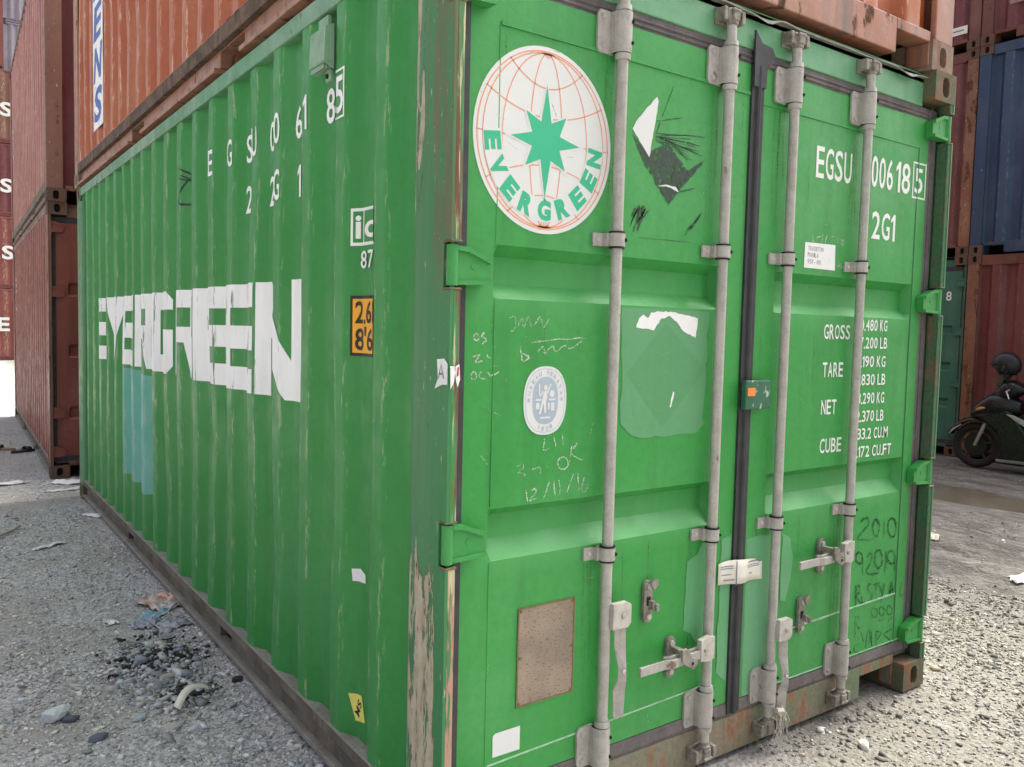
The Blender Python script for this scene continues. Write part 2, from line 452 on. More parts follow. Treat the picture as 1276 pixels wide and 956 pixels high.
# ------------------------------------------------------------------ flat print
_glyph = {}
def glyph(s, bold=0.0):
    """2D outline mesh of a text, (verts Nx2, faces)"""
    key = (s, bold)
    if key in _glyph: return _glyph[key]
    cu = bpy.data.curves.new('t', 'FONT')
    cu.body = s; cu.size = 1.0; cu.offset = bold; cu.resolution_u = 3
    ob = bpy.data.objects.new('t', cu)
    me = bpy.data.meshes.new_from_object(ob)
    v = np.array([(p.co.x, p.co.y) for p in me.vertices])
    f = [tuple(p.vertices) for p in me.polygons]
    bpy.data.objects.remove(ob); bpy.data.curves.remove(cu); bpy.data.meshes.remove(me)
    _glyph[key] = (v, f)
    return v, f

ONE = (np.array([(.50, 0), (.70, 0), (.70, 1), (.55, 1), (.30, .80), (.30, .67), (.50, .77)]) , [(0, 1, 2, 3, 6), (3, 4, 5, 6)])
CELL = {'1': .52, '.': .34, ' ': .45, 'I': .42, 'M': 1.2, "'": .35, '"': .55, 'i': .4, '-': .7, 'L': .9}
def fit(s, x0, x1, z0, z1, bold=0.0):
    """text set into a box; x1 < x0 lets it run the other way"""
    cap = glyph('H')[0][:, 1].max()
    low = s.isalpha() and s.islower()
    tot = sum(CELL.get(c, 1.0) for c in s)
    V, F, p = [], [], 0.0
    for c in s:
        w = CELL.get(c, 1.0)
        if c != ' ':
            if c == '1':
                v, f = ONE[0].copy(), ONE[1]
                v = np.stack([(v[:, 0] - .30) / .40, v[:, 1]], 1)
            else:
                g, f = glyph(c, bold)
                a, b = g.min(0), g.max(0)
                zy = (g[:, 1] - a[1]) / (b[1] - a[1]) if (low or len(s) == 1 or c.isalnum()) else g[:, 1] / cap
                v = np.stack([(g[:, 0] - a[0]) / (b[0] - a[0]), zy], 1)
            gap = .16 if len(s) > 1 else 0.0
            base = sum(len(q) for q in V)
            V.append(np.stack([p + (gap / 2 + v[:, 0] * (1 - gap)) * w, v[:, 1]], 1))
            F += [tuple(base + i for i in q) for q in f]
        p += w
    V = np.concatenate(V)
    return np.stack([x0 + V[:, 0] / tot * (x1 - x0), z0 + V[:, 1] * (z1 - z0)], 1), F

def poly2(poly):
    return np.array(poly, float), [tuple(t) for t in tessellate_polygon([[Vector((p[0], p[1], 0)) for p in poly]])]

def jagged(poly, amp, step, seed=0):
    """a torn edge: the outline broken into short uneven steps"""
    k = random.Random(seed); out = []
    for i, p in enumerate(poly):
        q = poly[(i + 1) % len(poly)]
        d = math.hypot(q[0] - p[0], q[1] - p[1]); n = max(1, int(d / step))
        for j in range(n):
            t = j / n; a = amp if j else amp * .3
            out.append((p[0] + (q[0] - p[0]) * t + k.uniform(-a, a), p[1] + (q[1] - p[1]) * t + k.uniform(-a, a)))
    return out

def ribbon2(pts, w):
    """a stroke of width w along a polyline"""
    p = np.array(pts, float)
    d = np.gradient(p, axis=0)
    d /= np.maximum(np.linalg.norm(d, axis=1, keepdims=True), 1e-9)
    n = np.stack([-d[:, 1], d[:, 0]], 1) * w / 2
    v = np.concatenate([p + n, p - n])
    k = len(p)
    return v, [(i, i + 1, k + i + 1, k + i) for i in range(k - 1)]

def stroke2(pts, w, seed=0):
    """a hand-drawn line: rounded through its points, uneven in width"""
    p = np.array(pts, float); k = np.random.default_rng(seed + int(abs(p[0, 0]) * 7919))
    if len(p) > 2:
        q = np.concatenate([[2 * p[0] - p[1]], p, [2 * p[-1] - p[-2]]]); out = []
        for i in range(1, len(q) - 2):
            for t in np.linspace(0, 1, 5)[:-1]:
                out.append(.5 * (2 * q[i] + (q[i + 1] - q[i - 1]) * t + (2 * q[i - 1] - 5 * q[i] + 4 * q[i + 1] - q[i + 2]) * t * t + (3 * q[i] - q[i - 1] - 3 * q[i + 1] + q[i + 2]) * t ** 3))
        p = np.array(out + [p[-1]])
    else:
        t = np.linspace(0, 1, 6)[:, None]; p = p[0] * (1 - t) + p[1] * t
    p = p + k.normal(0, w * .22, p.shape)
    d = np.gradient(p, axis=0); d /= np.maximum(np.linalg.norm(d, axis=1, keepdims=True), 1e-9)
    ww = w * np.clip(k.normal(.95, .3, len(p)), .35, 1.5); ww[0] *= .5; ww[-1] *= .5
    n = np.stack([-d[:, 1], d[:, 0]], 1) * ww[:, None] / 2
    m = len(p)
    return np.concatenate([p + n, p - n]), [(i, i + 1, m + i + 1, m + i) for i in range(m - 1)]

def ellipse2(cx, cz, rx, rz, n=48, p=2.0):
    out = []
    for i in range(n):
        a = 2 * math.pi * i / n
        c, s_ = math.cos(a), math.sin(a)
        out.append((cx + rx * math.copysign(abs(c) ** (2 / p), c), cz + rz * math.copysign(abs(s_) ** (2 / p), s_)))
    return out

def ring2(cx, cz, rx, rz, t, n=48, p=2.0):
    o = np.array(ellipse2(cx, cz, rx, rz, n, p)); i = np.array(ellipse2(cx, cz, rx - t, rz - t, n, p))
    return np.concatenate([o, i]), [(k, (k + 1) % n, n + (k + 1) % n, n + k) for k in range(n)]


# ------------------------------------------------------------------ containers
W20, L20, H20 = 2.438, 6.058, 2.591

def corr(s0, s1, pitch, b0, fw, sw, depth, r=.008):
    """trapezoid pressing along s: outer flats end at b0 + k*pitch; returns s, depth, wear, flat"""
    key = []
    k = math.floor((s0 - b0) / pitch) - 1
    while b0 + k * pitch < s1 + pitch:
        b = b0 + k * pitch
        key += [(b - fw, 0), (b, 0), (b + sw, depth), (b + pitch - fw - sw, depth)]
        k += 1
    ks = np.array([p[0] for p in key]); kd = np.array([p[1] for p in key])
    pts = [(s0, float(np.interp(s0, ks, kd)))] + [p for p in key if s0 + .004 < p[0] < s1 - .004] + [(s1, float(np.interp(s1, ks, kd)))]
    out = [(pts[0][0], pts[0][1], 0, 0)]
    for i in range(1, len(pts) - 1):
        a, c, b = pts[i - 1], pts[i], pts[i + 1]
        outer = 1.0 if c[1] < depth * .5 else 0.0
        if r:
            ta = min(.4, r / (c[0] - a[0])); tb = min(.4, r / (b[0] - c[0]))
            p1 = (c[0] + (a[0] - c[0]) * ta, c[1] + (a[1] - c[1]) * ta)
            p2 = (c[0] + (b[0] - c[0]) * tb, c[1] + (b[1] - c[1]) * tb)
            m_ = (.25 * p1[0] + .5 * c[0] + .25 * p2[0], .25 * p1[1] + .5 * c[1] + .25 * p2[1])
            f1 = outer if p1[1] < 1e-6 else 0; f2 = outer if p2[1] < 1e-6 else 0
            q1 = [(p1[0] + (a[0] - p1[0]) * .22, p1[1] + (a[1] - p1[1]) * .22, 0, f1)] if outer else []
            q2 = [(p2[0] + (b[0] - p2[0]) * .22, p2[1] + (b[1] - p2[1]) * .22, 0, f2)] if outer else []
            out += q1 + [(*p1, outer * .7, f1), (*m_, outer, outer * .6), (*p2, outer * .7, f2)] + q2
        else:
            out.append((*c, outer, outer))
    out.append((pts[-1][0], pts[-1][1], 0, 0))
    return [np.array(q) for q in zip(*out)]

def wall_mesh(name, mat, prof, zs, fn, dent=None, smooth=50):
    s, d, we, fl = prof
    ns, nz = len(s), len(zs)
    S, Z = np.meshgrid(s, zs)
    Dp = np.tile(d, (nz, 1)).astype(float)
    if dent is not None:
        Dp = Dp + dent(S, Z)
    v = fn(S.ravel(), Dp.ravel(), Z.ravel())
    f = [(j * ns + i, j * ns + i + 1, (j + 1) * ns + i + 1, (j + 1) * ns + i) for j in range(nz - 1) for i in range(ns - 1)]
    me = bpy.data.meshes.new(name)
    me.from_pydata(v.tolist(), [], f)
    me.materials.append(mat)
    for nm, arr in (('wear', we), ('flat', fl)):
        a = me.attributes.new(nm, 'FLOAT', 'POINT')
        a.data.foreach_set('value', np.tile(arr, nz).astype(np.float32))
    me.polygons.foreach_set('use_smooth', [True] * len(f))
    me.set_sharp_from_angle(angle=R(smooth))
    me.update()
    return me, (s, np.array(zs), Dp)

_cast = {}
def casting_mesh(mat):
    if mat.name in _cast: return _cast[mat.name]
    cx, cy, cz = .162, .178, .118
    b = MB()
    def face(U, V, hu, hv, ru, rv, P, depth=.045):
        ang = [2 * math.pi * i / 16 for i in range(16)]
        for c in ((0, 0), (U, 0), (U, V), (0, V)):
            ang.append(math.atan2(c[1] - hv, c[0] - hu) % (2 * math.pi))
        ang = sorted(set(round(a, 5) for a in ang))
        n = len(ang); o, i1 = [], []
        for a in ang:
            c, s_ = math.cos(a), math.sin(a)
            t = min([(U - hu) / c if c > 1e-6 else 9, -hu / c if c < -1e-6 else 9, (V - hv) / s_ if s_ > 1e-6 else 9, -hv / s_ if s_ < -1e-6 else 9])
            o.append((hu + c * t, hv + s_ * t))
            p = 3.2
            k = (abs(c / ru) ** p + abs(s_ / rv) ** p) ** (-1 / p)
            i1.append((hu + c * k, hv + s_ * k))
        v = [P(*q, 0) for q in o] + [P(*q, 0) for q in i1] + [P(*q, depth) for q in i1]
        f = [(k, (k + 1) % n, n + (k + 1) % n, n + k) for k in range(n)]
        b.add(v, f, 0)
        f2 = [(n + k, n + (k + 1) % n, 2 * n + (k + 1) % n, 2 * n + k) for k in range(n)]
        b.add(v, f2, 0)
        b.add([P(*q, depth) for q in i1], [tuple(range(n))], 1)  # dark cap paints the shade at the bottom of the opening
    face(cy, cz, .09, cz / 2, .026, .040, lambda u, v, d: (d, u, v))
    face(cx, cz, .08, cz / 2, .026, .040, lambda u, v, d: (u, d, v))
    face(cx, cy, .095, .10, .031, .05, lambda u, v, d: (u, v, d))
    b.add([(cx, 0, 0), (cx, cy, 0), (cx, cy, cz), (cx, 0, cz)], [(0, 1, 2, 3)])
    b.add([(0, cy, 0), (cx, cy, 0), (cx, cy, cz), (0, cy, cz)], [(0, 1, 2, 3)])
    b.add([(0, 0, cz), (cx, 0, cz), (cx, cy, cz), (0, cy, cz)], [(0, 1, 2, 3)])
    me = b.mesh('corner_casting', [mat, M['hole_shade']], recalc=False)
    _cast[mat.name] = me
    return me

SIDE = {}

def rail_with_pockets(parent, x0, sg, L, mat_up, mat_web, mat_lip, pockets, z_top=.162, up=.042, hw=.175):
    """bottom side rail: an outward channel, broken by the fork pockets"""
    b = MB()
    def bx(xa, xb, ya, yb, za, zb, m):
        xs = sorted((x0 + sg * xa, x0 + sg * xb))
        b.box(xs[0], xs[1], ya, yb, za, zb, m)
    y0, y1 = .178, L - .178
    bx(.000, .060, y0, y1, z_top - up, z_top - .005, 0)
    bx(-.001, .061, y0, y1, z_top - .005, z_top, 2)
    cuts = [y0]
    for p in pockets: cuts += [p - hw, p + hw]
    cuts.append(y1)
    for k in range(0, len(cuts), 2):
        bx(.028, .040, cuts[k], cuts[k + 1], .034, z_top - up, 1)
        if hw > .15: bx(.002, .060, cuts[k], cuts[k + 1], .014, .034, 2)
    if hw <= .15: bx(.002, .060, y0, y1, .014, .034, 2)
    r = b.build('bottom_side_rail', [mat_up, mat_web, mat_lip], parent, bevel=.003)
    for p in pockets:
        t = MB()
        xs = sorted((x0 + sg * .03, x0 + sg * 1.2))
        za, zb = .036, z_top - up - .001
        for (ya, yb, z0_, z1_) in ((p - hw, p - hw + .007, za, zb), (p + hw - .007, p + hw, za, zb), (p - hw + .007, p + hw - .007, zb - .006, zb)):
            t.box(xs[0], xs[1], ya, yb, z0_, z1_)
        t.build('fork_pocket', mat_web, parent)
    return r

def container(name, label, loc, rz, wall, frame, cast, L=L20, H=H20, end='wall', group=None, pockets=(2.0, 4.06), pitch=.278,
              phase=.45, dent=None, round_=.008, rails=None, side_z=.162, floor=True, key=None, nz=2, end_mat=None, notch=True, far=False, hw=.175):
    t = empty(name, loc, rz, label, 'container', group)
    W = W20
    rt, ru, rw, rl = rails or (frame, frame, frame, frame)
    zt = H - .075
    prof = corr(.20, L - .12, pitch, phase, .072, .068, .036, 0 if far else round_)
    zs = np.linspace(side_z - .002, zt + .002, nz)
    me, g = wall_mesh('side_wall', wall, prof, zs, lambda s, d, z: np.stack([.006 + d, s, z], 1), dent)
    link('side_wall', me, t)
    if key: SIDE[key] = g
    me, g = wall_mesh('side_wall', wall, prof, zs[[0, -1]], lambda s, d, z: np.stack([W - .006 - d, s, z], 1))
    link('side_wall', me, t)
    pe = corr(.13, W - .13, .25, .38, .104, .018 + .03, .045, 0 if far else .008)
    me, g = wall_mesh('end_wall', end_mat or wall, pe, [.16, H - .09], lambda s, d, z: np.stack([s, L - .01 - d, z], 1))
    link('end_wall', me, t)
    if end == 'wall':
        pe = corr(.13, W - .13, .30, .40, .10, .05, .045, 0 if far else .008)
        me, g = wall_mesh('end_wall', end_mat or wall, pe, np.linspace(.125, H - .09, 6), lambda s, d, z: np.stack([s, .018 + d, z], 1))
        link('end_wall', me, t)
    # roof and floor
    MB().box(.05, W - .05, .05, L - .05, H - .045, H - .012).build('roof', wall, t)
    if floor: MB().box(.05, W - .05, .06, L - .06, .135, .16).build('floor', M['rail_dirty'], t)
    # rails
    for x0, sg in ((0, 1), (W, -1)):
        xs = sorted((x0, x0 + sg * .06))
        MB().box(xs[0] + .001, xs[1], .178, L - .178, zt, H - .008).build('top_side_rail', rt, t, bevel=.006)
        rail_with_pockets(t, x0, sg, L, ru, rw, rl, pockets, side_z, .075 if side_z > .17 else .042, hw)
    # corner castings
    cm = casting_mesh(cast)
    for x, sx in ((0, 1), (W, -1)):
        for y, sy in ((0, 1), (L, -1)):
            for z, sz in ((0, 1), (H, -1)):
                link('corner_casting', cm, t, (x, y, z), (sx, sy, sz))
    return t

def posts(t, frame, W=W20, L=L20, H=H20, ys=(0, 1), wide=.15):
    for x, sx in ((0, 1), (W, -1)):
        for k in ys:
            y, sy = ((0, 1), (L, -1))[k]
            xs = sorted((x + sx * .002, x + sx * .14)); yy = sorted((y + sy * .004, y + sy * wide))
            b = MB()
            b.box(xs[0], xs[1], *sorted((y + sy * .004, y + sy * .03)), .118, H - .118)
            b.box(*sorted((x + sx * .002, x + sx * .012)), *sorted((y + sy * .03, y + sy * .20)), .118, H - .118)
            b.build('corner_post', frame, t, bevel=.005)

def sill(t, mat, y0, sg, yf, W=W20, notch=True):
    a = sorted((y0 + sg * yf, y0 + sg * .11))
    s_ = MB()
    if notch:
        s_.box(.41, W - .41, *a, .016, .15)
        for xa, xb in ((.162, .41), (W - .41, W - .162)): s_.box(xa, xb, *a, .108, .15)
        for xa in (.163, W - .171): s_.box(xa, xa + .008, a[0], a[1], .016, .108)
        for xa in (.402, W - .41): s_.box(xa, xa + .008, a[1], a[1] + .7, .016, .108)
    else:
        s_.box(.162, W - .162, *a, .016, .15)
    return s_.build('end_sill', mat, t, bevel=.004)

def header(t, mat, y0, sg, yf, H=H20, W=W20, z0=None):
    return MB().box(.162, W - .162, *sorted((y0 + sg * yf, y0 + sg * .11)), H - .135 if z0 is None else z0, H - .012).build('end_header', mat, t, bevel=.004)

def hinge_mesh(mat):
    """pin with a tapering blade, pin at x=0, blade towards +x, z centred"""
    b = MB()
    b.cyl((0, -.030, -.052), (0, -.030, .052), .0155, n=14)
    b.cyl((0, -.030, -.075), (0, -.030, .075), .007, n=8)
    b.prism([(.006, -.050), (.112, -.044), (.118, -.034), (.118, .012), (.110, .022), (.045, .048), (.006, .050)], 'y', -.034, -.002)
    for pl in ([(.010, .050), (.045, .049), (.112, .022), (.114, .010), (.104, .012), (.043, .036), (.010, .038)],
               [(.010, -.050), (.112, -.045), (.114, -.034), (.060, -.036), (.010, -.039)]):
        b.prism(pl, 'y', -.042, -.0335)
    b.cyl((.062, -.0356, 0), (.062, -.0335, 0), .008, n=12)
    return b.mesh('hinge', mat, smooth=40)

def simple_doors(t, mat, hinge_mat, grooves, hz, L0=0.0, W=W20, H=H20, rods=(.582, 1.05, 1.388, 1.856), name='door', yd=.05):
    """a pair of container doors with horizontal pressings, gasket, hinges and lock rods"""
    hm = hinge_mesh(hinge_mat)
    for k, (xa, xb) in enumerate(((.068, 1.19), (1.255, 2.37))):
        zs = [.205]
        ds = [0]
        for (a, b_) in grooves:
            zs += [a, a + .03, b_ - .03, b_]; ds += [0, .034, .034, 0]
        zs.append(H - .19); ds.append(0)
        xs = [xa, xa + .10, xa + .112, xb - .112, xb - .10, xb]
        msk = [0, 0, 1, 1, 0, 0]
        v = [(x, yd + ds[j] * msk[i], zs[j]) for j in range(len(zs)) for i, x in enumerate(xs)]
        n = len(xs)
        f = [(j * n + i, j * n + i + 1, (j + 1) * n + i + 1, (j + 1) * n + i) for j in range(len(zs) - 1) for i in range(n - 1)]
        d = MB().add(v, f).build(name, mat, t)
        for z in hz:
            link('hinge', hm, d, (.018 if k == 0 else W - .018, yd, z), (1 if k == 0 else -1, 1, 1))
        for rx in rods[2 * k:2 * k + 2]:
            r = MB().cyl((rx, .02, .12), (rx, .02, H - .1), .017)
            for z in (.3, .9, 1.7, H - .25): r.box(rx - .05, rx + .025, .022, .048, z - .03, z + .03)
            r.build('lock_rod', M['galv_dirty'], d, smooth=40)
    g = MB()
    for xa, xb in ((.032, .067), (1.191, 1.254), (W - .067, W - .032)):
        g.box(xa, xb, .052, .075, .15, H - .14)
    g.box(.07, W - .07, .054, .075, H - .188, H - .136); g.box(.07, W - .07, .054, .075, .151, .204)
    g.build('gasket', M['gasket'], t)


# traced marks, metres on the door plane (x,z) or the side wall (y,z)
CHALK_L=[[(0.292, 1.045), (0.299, 1.013)], [(0.309, 1.042), (0.327, 1.045), (0.324, 1.029), (0.307, 1.015), (0.333, 1.018)], [(0.376, 1.062), (0.355, 1.016)], [(0.392, 1.061), (0.399, 1.016)], [(0.411, 1.064), (0.417, 1.019)], [(0.466, 1.077), (0.439, 1.021)], [(0.483, 1.076), (0.488, 1.025)], [(0.512, 1.069), (0.498, 1.038), (0.508, 1.019), (0.528, 1.04), (0.502, 1.042)], [(0.445, 1.11), (0.44, 1.121), (0.43, 1.128), (0.417, 1.129), (0.407, 1.123), (0.404, 1.113), (0.408, 1.102), (0.419, 1.095), (0.431, 1.094), (0.441, 1.1), (0.445, 1.11)], [(0.457, 1.163), (0.447, 1.114)], [(0.479, 1.172), (0.454, 1.139), (0.501, 1.115)], [(0.355, 1.186), (0.351, 1.156), (0.372, 1.159)], [(0.388, 1.193), (0.394, 1.162)], [(0.418, 1.196), (0.424, 1.165)], [(0.256, 1.115), (0.277, 1.122), (0.282, 1.109), (0.262, 1.098), (0.288, 1.091), (0.278, 1.084)], [(0.309, 1.103), (0.341, 1.104), (0.34, 1.083)], [(0.218, 1.527), (0.239, 1.532), (0.24, 1.499), (0.225, 1.49)], [(0.25, 1.503), (0.264, 1.532), (0.27, 1.503), (0.285, 1.533), (0.295, 1.504)], [(0.307, 1.508), (0.328, 1.534), (0.339, 1.505), (0.36, 1.531)], [(0.298, 1.462), (0.395, 1.472), (0.497, 1.477)], [(0.262, 1.453), (0.268, 1.411), (0.291, 1.419), (0.267, 1.432)], [(0.32, 1.437), (0.341, 1.449), (0.347, 1.432), (0.374, 1.454), (0.385, 1.437), (0.418, 1.454), (0.441, 1.446), (0.486, 1.468)], [(0.123, 1.474), (0.12, 1.481), (0.114, 1.484), (0.108, 1.481), (0.106, 1.474), (0.108, 1.467), (0.115, 1.465), (0.121, 1.467), (0.123, 1.474)], [(0.143, 1.488), (0.131, 1.476), (0.147, 1.468), (0.134, 1.456)], [(0.103, 1.419), (0.127, 1.426), (0.113, 1.407), (0.137, 1.411)], [(0.146, 1.428), (0.161, 1.418)], [(0.118, 1.371), (0.115, 1.379), (0.109, 1.382), (0.103, 1.379), (0.101, 1.371), (0.103, 1.363), (0.109, 1.36), (0.115, 1.363), (0.118, 1.371)], [(0.133, 1.383), (0.127, 1.367), (0.146, 1.362)], [(0.153, 1.379), (0.163, 1.37), (0.192, 1.382)]]
CHALK_R=[[(1.571, 1.865), (1.577, 1.844)], [(1.596, 1.862), (1.62, 1.868)], [(1.634, 1.876), (1.629, 1.848)], [(1.66, 1.878), (1.649, 1.848)], [(1.685, 1.87), (1.705, 1.876)], [(1.721, 1.884), (1.726, 1.854)], [(1.761, 1.887), (1.744, 1.864), (1.76, 1.848), (1.768, 1.866), (1.75, 1.862)], [(1.74, 1.786), (1.737, 1.756)], [(1.725, 1.765), (1.763, 1.77)], [(1.748, 1.779), (1.764, 1.758)]]
PENCIL=[[(1.978, 0.758), (2.001, 0.769), (2.032, 0.763), (2.028, 0.735), (1.961, 0.692), (2.07, 0.674)], [(2.116, 0.718), (2.112, 0.734), (2.104, 0.747), (2.093, 0.755), (2.082, 0.756), (2.073, 0.75), (2.067, 0.739), (2.066, 0.724), (2.07, 0.708), (2.078, 0.695), (2.088, 0.687), (2.1, 0.686), (2.109, 0.691), (2.115, 0.703), (2.116, 0.718)], [(2.151, 0.745), (2.152, 0.671)], [(2.245, 0.702), (2.24, 0.72), (2.229, 0.735), (2.215, 0.744), (2.201, 0.746), (2.189, 0.74), (2.181, 0.727), (2.18, 0.71), (2.184, 0.693), (2.195, 0.678), (2.208, 0.668), (2.223, 0.667), (2.235, 0.673), (2.243, 0.685), (2.245, 0.702)], [(2.004, 0.607), (2.0, 0.618), (1.993, 0.627), (1.983, 0.633), (1.972, 0.635), (1.963, 0.632), (1.957, 0.624), (1.956, 0.614), (1.959, 0.603), (1.966, 0.593), (1.976, 0.587), (1.987, 0.586), (1.996, 0.589), (2.002, 0.597), (2.004, 0.607)], [(2.003, 0.61), (2.011, 0.53)], [(2.034, 0.606), (2.057, 0.62), (2.071, 0.601), (2.04, 0.535), (2.134, 0.525)], [(2.15, 0.583), (2.145, 0.6), (2.136, 0.615), (2.124, 0.624), (2.112, 0.626), (2.102, 0.62), (2.095, 0.607), (2.094, 0.591), (2.098, 0.573), (2.107, 0.558), (2.119, 0.549), (2.132, 0.547), (2.142, 0.553), (2.149, 0.566), (2.15, 0.583)], [(2.176, 0.615), (2.179, 0.514)], [(2.246, 0.576), (2.242, 0.589), (2.233, 0.6), (2.221, 0.608), (2.208, 0.609), (2.198, 0.605), (2.191, 0.596), (2.189, 0.584), (2.193, 0.571), (2.202, 0.56), (2.214, 0.553), (2.227, 0.551), (2.238, 0.555), (2.245, 0.564), (2.246, 0.576)], [(2.246, 0.58), (2.253, 0.51)], [(1.966, 0.499), (1.97, 0.415)], [(1.966, 0.495), (1.99, 0.495), (1.992, 0.467), (1.969, 0.456), (2.021, 0.409)], [(2.012, 0.449), (2.018, 0.417), (2.039, 0.417)], [(2.081, 0.49), (2.057, 0.487), (2.059, 0.462), (2.085, 0.447), (2.075, 0.417), (2.057, 0.421)], [(2.088, 0.482), (2.144, 0.484)], [(2.115, 0.481), (2.12, 0.406)], [(2.138, 0.474), (2.16, 0.442)], [(2.176, 0.479), (2.158, 0.396)], [(2.215, 0.408), (2.234, 0.473), (2.254, 0.405)], [(2.216, 0.436), (2.251, 0.434)], [(2.308, 0.458), (2.3, 0.404), (2.333, 0.402)]]
PENCIL_FAINT=[[(1.971, 0.373), (1.978, 0.281)], [(1.971, 0.366), (2.001, 0.364), (1.98, 0.337), (2.012, 0.309)], [(2.134, 0.357), (2.126, 0.373), (2.109, 0.382), (2.094, 0.379), (2.089, 0.365), (2.097, 0.35), (2.113, 0.341), (2.129, 0.344), (2.134, 0.357)], [(2.188, 0.355), (2.18, 0.37), (2.166, 0.379), (2.153, 0.375), (2.149, 0.362), (2.156, 0.346), (2.17, 0.338), (2.183, 0.341), (2.188, 0.355)], [(2.248, 0.348), (2.24, 0.363), (2.224, 0.372), (2.21, 0.369), (2.205, 0.355), (2.213, 0.339), (2.228, 0.331), (2.243, 0.334), (2.248, 0.348)], [(2.011, 0.246), (1.976, 0.247), (1.977, 0.225), (2.015, 0.21), (1.992, 0.194)], [(2.093, 0.294), (2.107, 0.198)], [(2.056, 0.223), (2.074, 0.297), (2.106, 0.22)], [(2.131, 0.279), (2.139, 0.199)], [(2.131, 0.279), (2.171, 0.264), (2.141, 0.241)], [(2.248, 0.264), (2.197, 0.252), (2.253, 0.211), (2.201, 0.207)], [(2.019, 0.301), (2.041, 0.254)], [(2.14, 0.32), (2.191, 0.322)], [(2.218, 0.306), (2.255, 0.321)]]
DARK_DIAMOND=[[(0.657, 2.092), (0.726, 2.043), (0.752, 2.061), (0.806, 2.085), (0.906, 2.013), (0.978, 2.056), (0.821, 1.899), (0.706, 2.017)], [(0.68, 1.887), (0.755, 1.89), (0.722, 1.783), (0.683, 1.814)], [(0.972, 1.888), (0.946, 1.818), (0.889, 1.793)]]
SCRATCH=[[(0.828, 2.264), (0.755, 2.104)], [(0.755, 2.108), (0.976, 2.13)], [(0.756, 2.1), (0.954, 2.099)], [(0.756, 2.1), (0.967, 2.069)], [(0.773, 2.087), (0.926, 2.079)], [(0.753, 2.145), (0.869, 2.173)], [(0.816, 2.094), (0.904, 2.044)], [(0.858, 1.94), (0.938, 1.963)]]
WHITE_TORN=[[(0.657, 2.107), (0.679, 2.141), (0.755, 2.218), (0.762, 2.206), (0.742, 2.094), (0.73, 2.032)], [(0.768, 1.951), (0.812, 1.959), (0.848, 1.957), (0.864, 1.941), (0.844, 1.946), (0.812, 1.953)]]
PATCH_DOOR=[[(0.636, 1.571), (0.806, 1.589), (1.008, 1.589), (1.029, 1.57), (1.023, 1.46), (1.026, 1.36), (1.014, 1.22), (1.023, 1.199), (0.981, 1.171), (0.895, 1.171), (0.773, 1.168), (0.694, 1.177), (0.648, 1.216)]]
PATCH_DIAMOND=[[(0.829, 1.53), (1.02, 1.38), (0.825, 1.197), (0.666, 1.374)]]
TORN_LABEL=[[(0.698, 1.513), (0.71, 1.541), (0.728, 1.553), (0.748, 1.542), (0.761, 1.561), (0.807, 1.565), (0.854, 1.564), (0.875, 1.562), (0.917, 1.556), (0.974, 1.548), (0.966, 1.484), (0.906, 1.506), (0.876, 1.534), (0.841, 1.552), (0.801, 1.539), (0.776, 1.505)], [(0.871, 1.311), (0.877, 1.308), (0.863, 1.26), (0.856, 1.261)]]
PALE_L=[[(0.967, 0.743), (1.017, 0.763), (1.035, 0.797), (1.071, 0.792), (1.063, 0.454), (1.021, 0.458), (0.993, 0.495), (0.96, 0.511)], [(1.135, 0.798), (1.21, 0.81), (1.222, 0.268), (1.179, 0.288), (1.132, 0.327)]]
PALE_R=[[(1.27, 0.776), (1.349, 0.785), (1.413, 0.777), (1.412, 0.304), (1.355, 0.296), (1.36, 0.177), (1.287, 0.16), (1.277, 0.197)], [(1.472, 0.774), (1.521, 0.753), (1.539, 0.681), (1.532, 0.591), (1.506, 0.515), (1.474, 0.521)]]
PALE_BAND=[[(0.499, 1.621), (0.59, 1.617), (0.596, 1.587), (0.541, 1.594)]]
TEALSIDE=[[(4.191, 1.189), (3.738, 1.191), (3.405, 1.161), (3.397, 0.464), (3.617, 0.435), (3.662, 0.483), (3.901, 0.469), (4.001, 0.495), (4.213, 0.473)]]
SIDE_SCRIB=[[(2.749, 2.296), (2.537, 2.218)], [(2.7, 2.252), (2.514, 2.168)], [(2.629, 2.236), (2.701, 2.168), (2.726, 2.11), (2.547, 2.088)], [(2.725, 2.237), (2.56, 2.198), (2.546, 2.149)]]


# ------------------------------------------------------------------ the green container
def green_dent(S, Z):
    d = .0055 * (fbm(S * 1.7, Z * 1.5, 3) + .2) + .0016 * vnoise2(S * 9, Z * 4, 8)
    for y, z, r, a in ((1.32, .62, .16, .016), (2.2, 1.0, .22, .020), (3.05, .45, .18, .018), (.68, .95, .14, .012), (4.2, 1.9, .3, .02), (1.6, 2.2, .2, .012)):
        d = d + a * np.exp(-(((S - y) / r) ** 2 + ((Z - z) / (r * 1.6)) ** 2))
    return d

G = container('shipping_container', 'green container with white globe emblem and lock rods on its doors', (0, 0, 0), 0,
              M['green_side'], M['green_frame'], M['casting_rust'], end='door', pitch=.29, phase=.45, dent=green_dent,
              rails=(M['green_rail'], M['rail_dirty'], M['rail_dirty'], M['rail_lip']), key='green', nz=30, pockets=(1.98, 4.08), hw=.09)

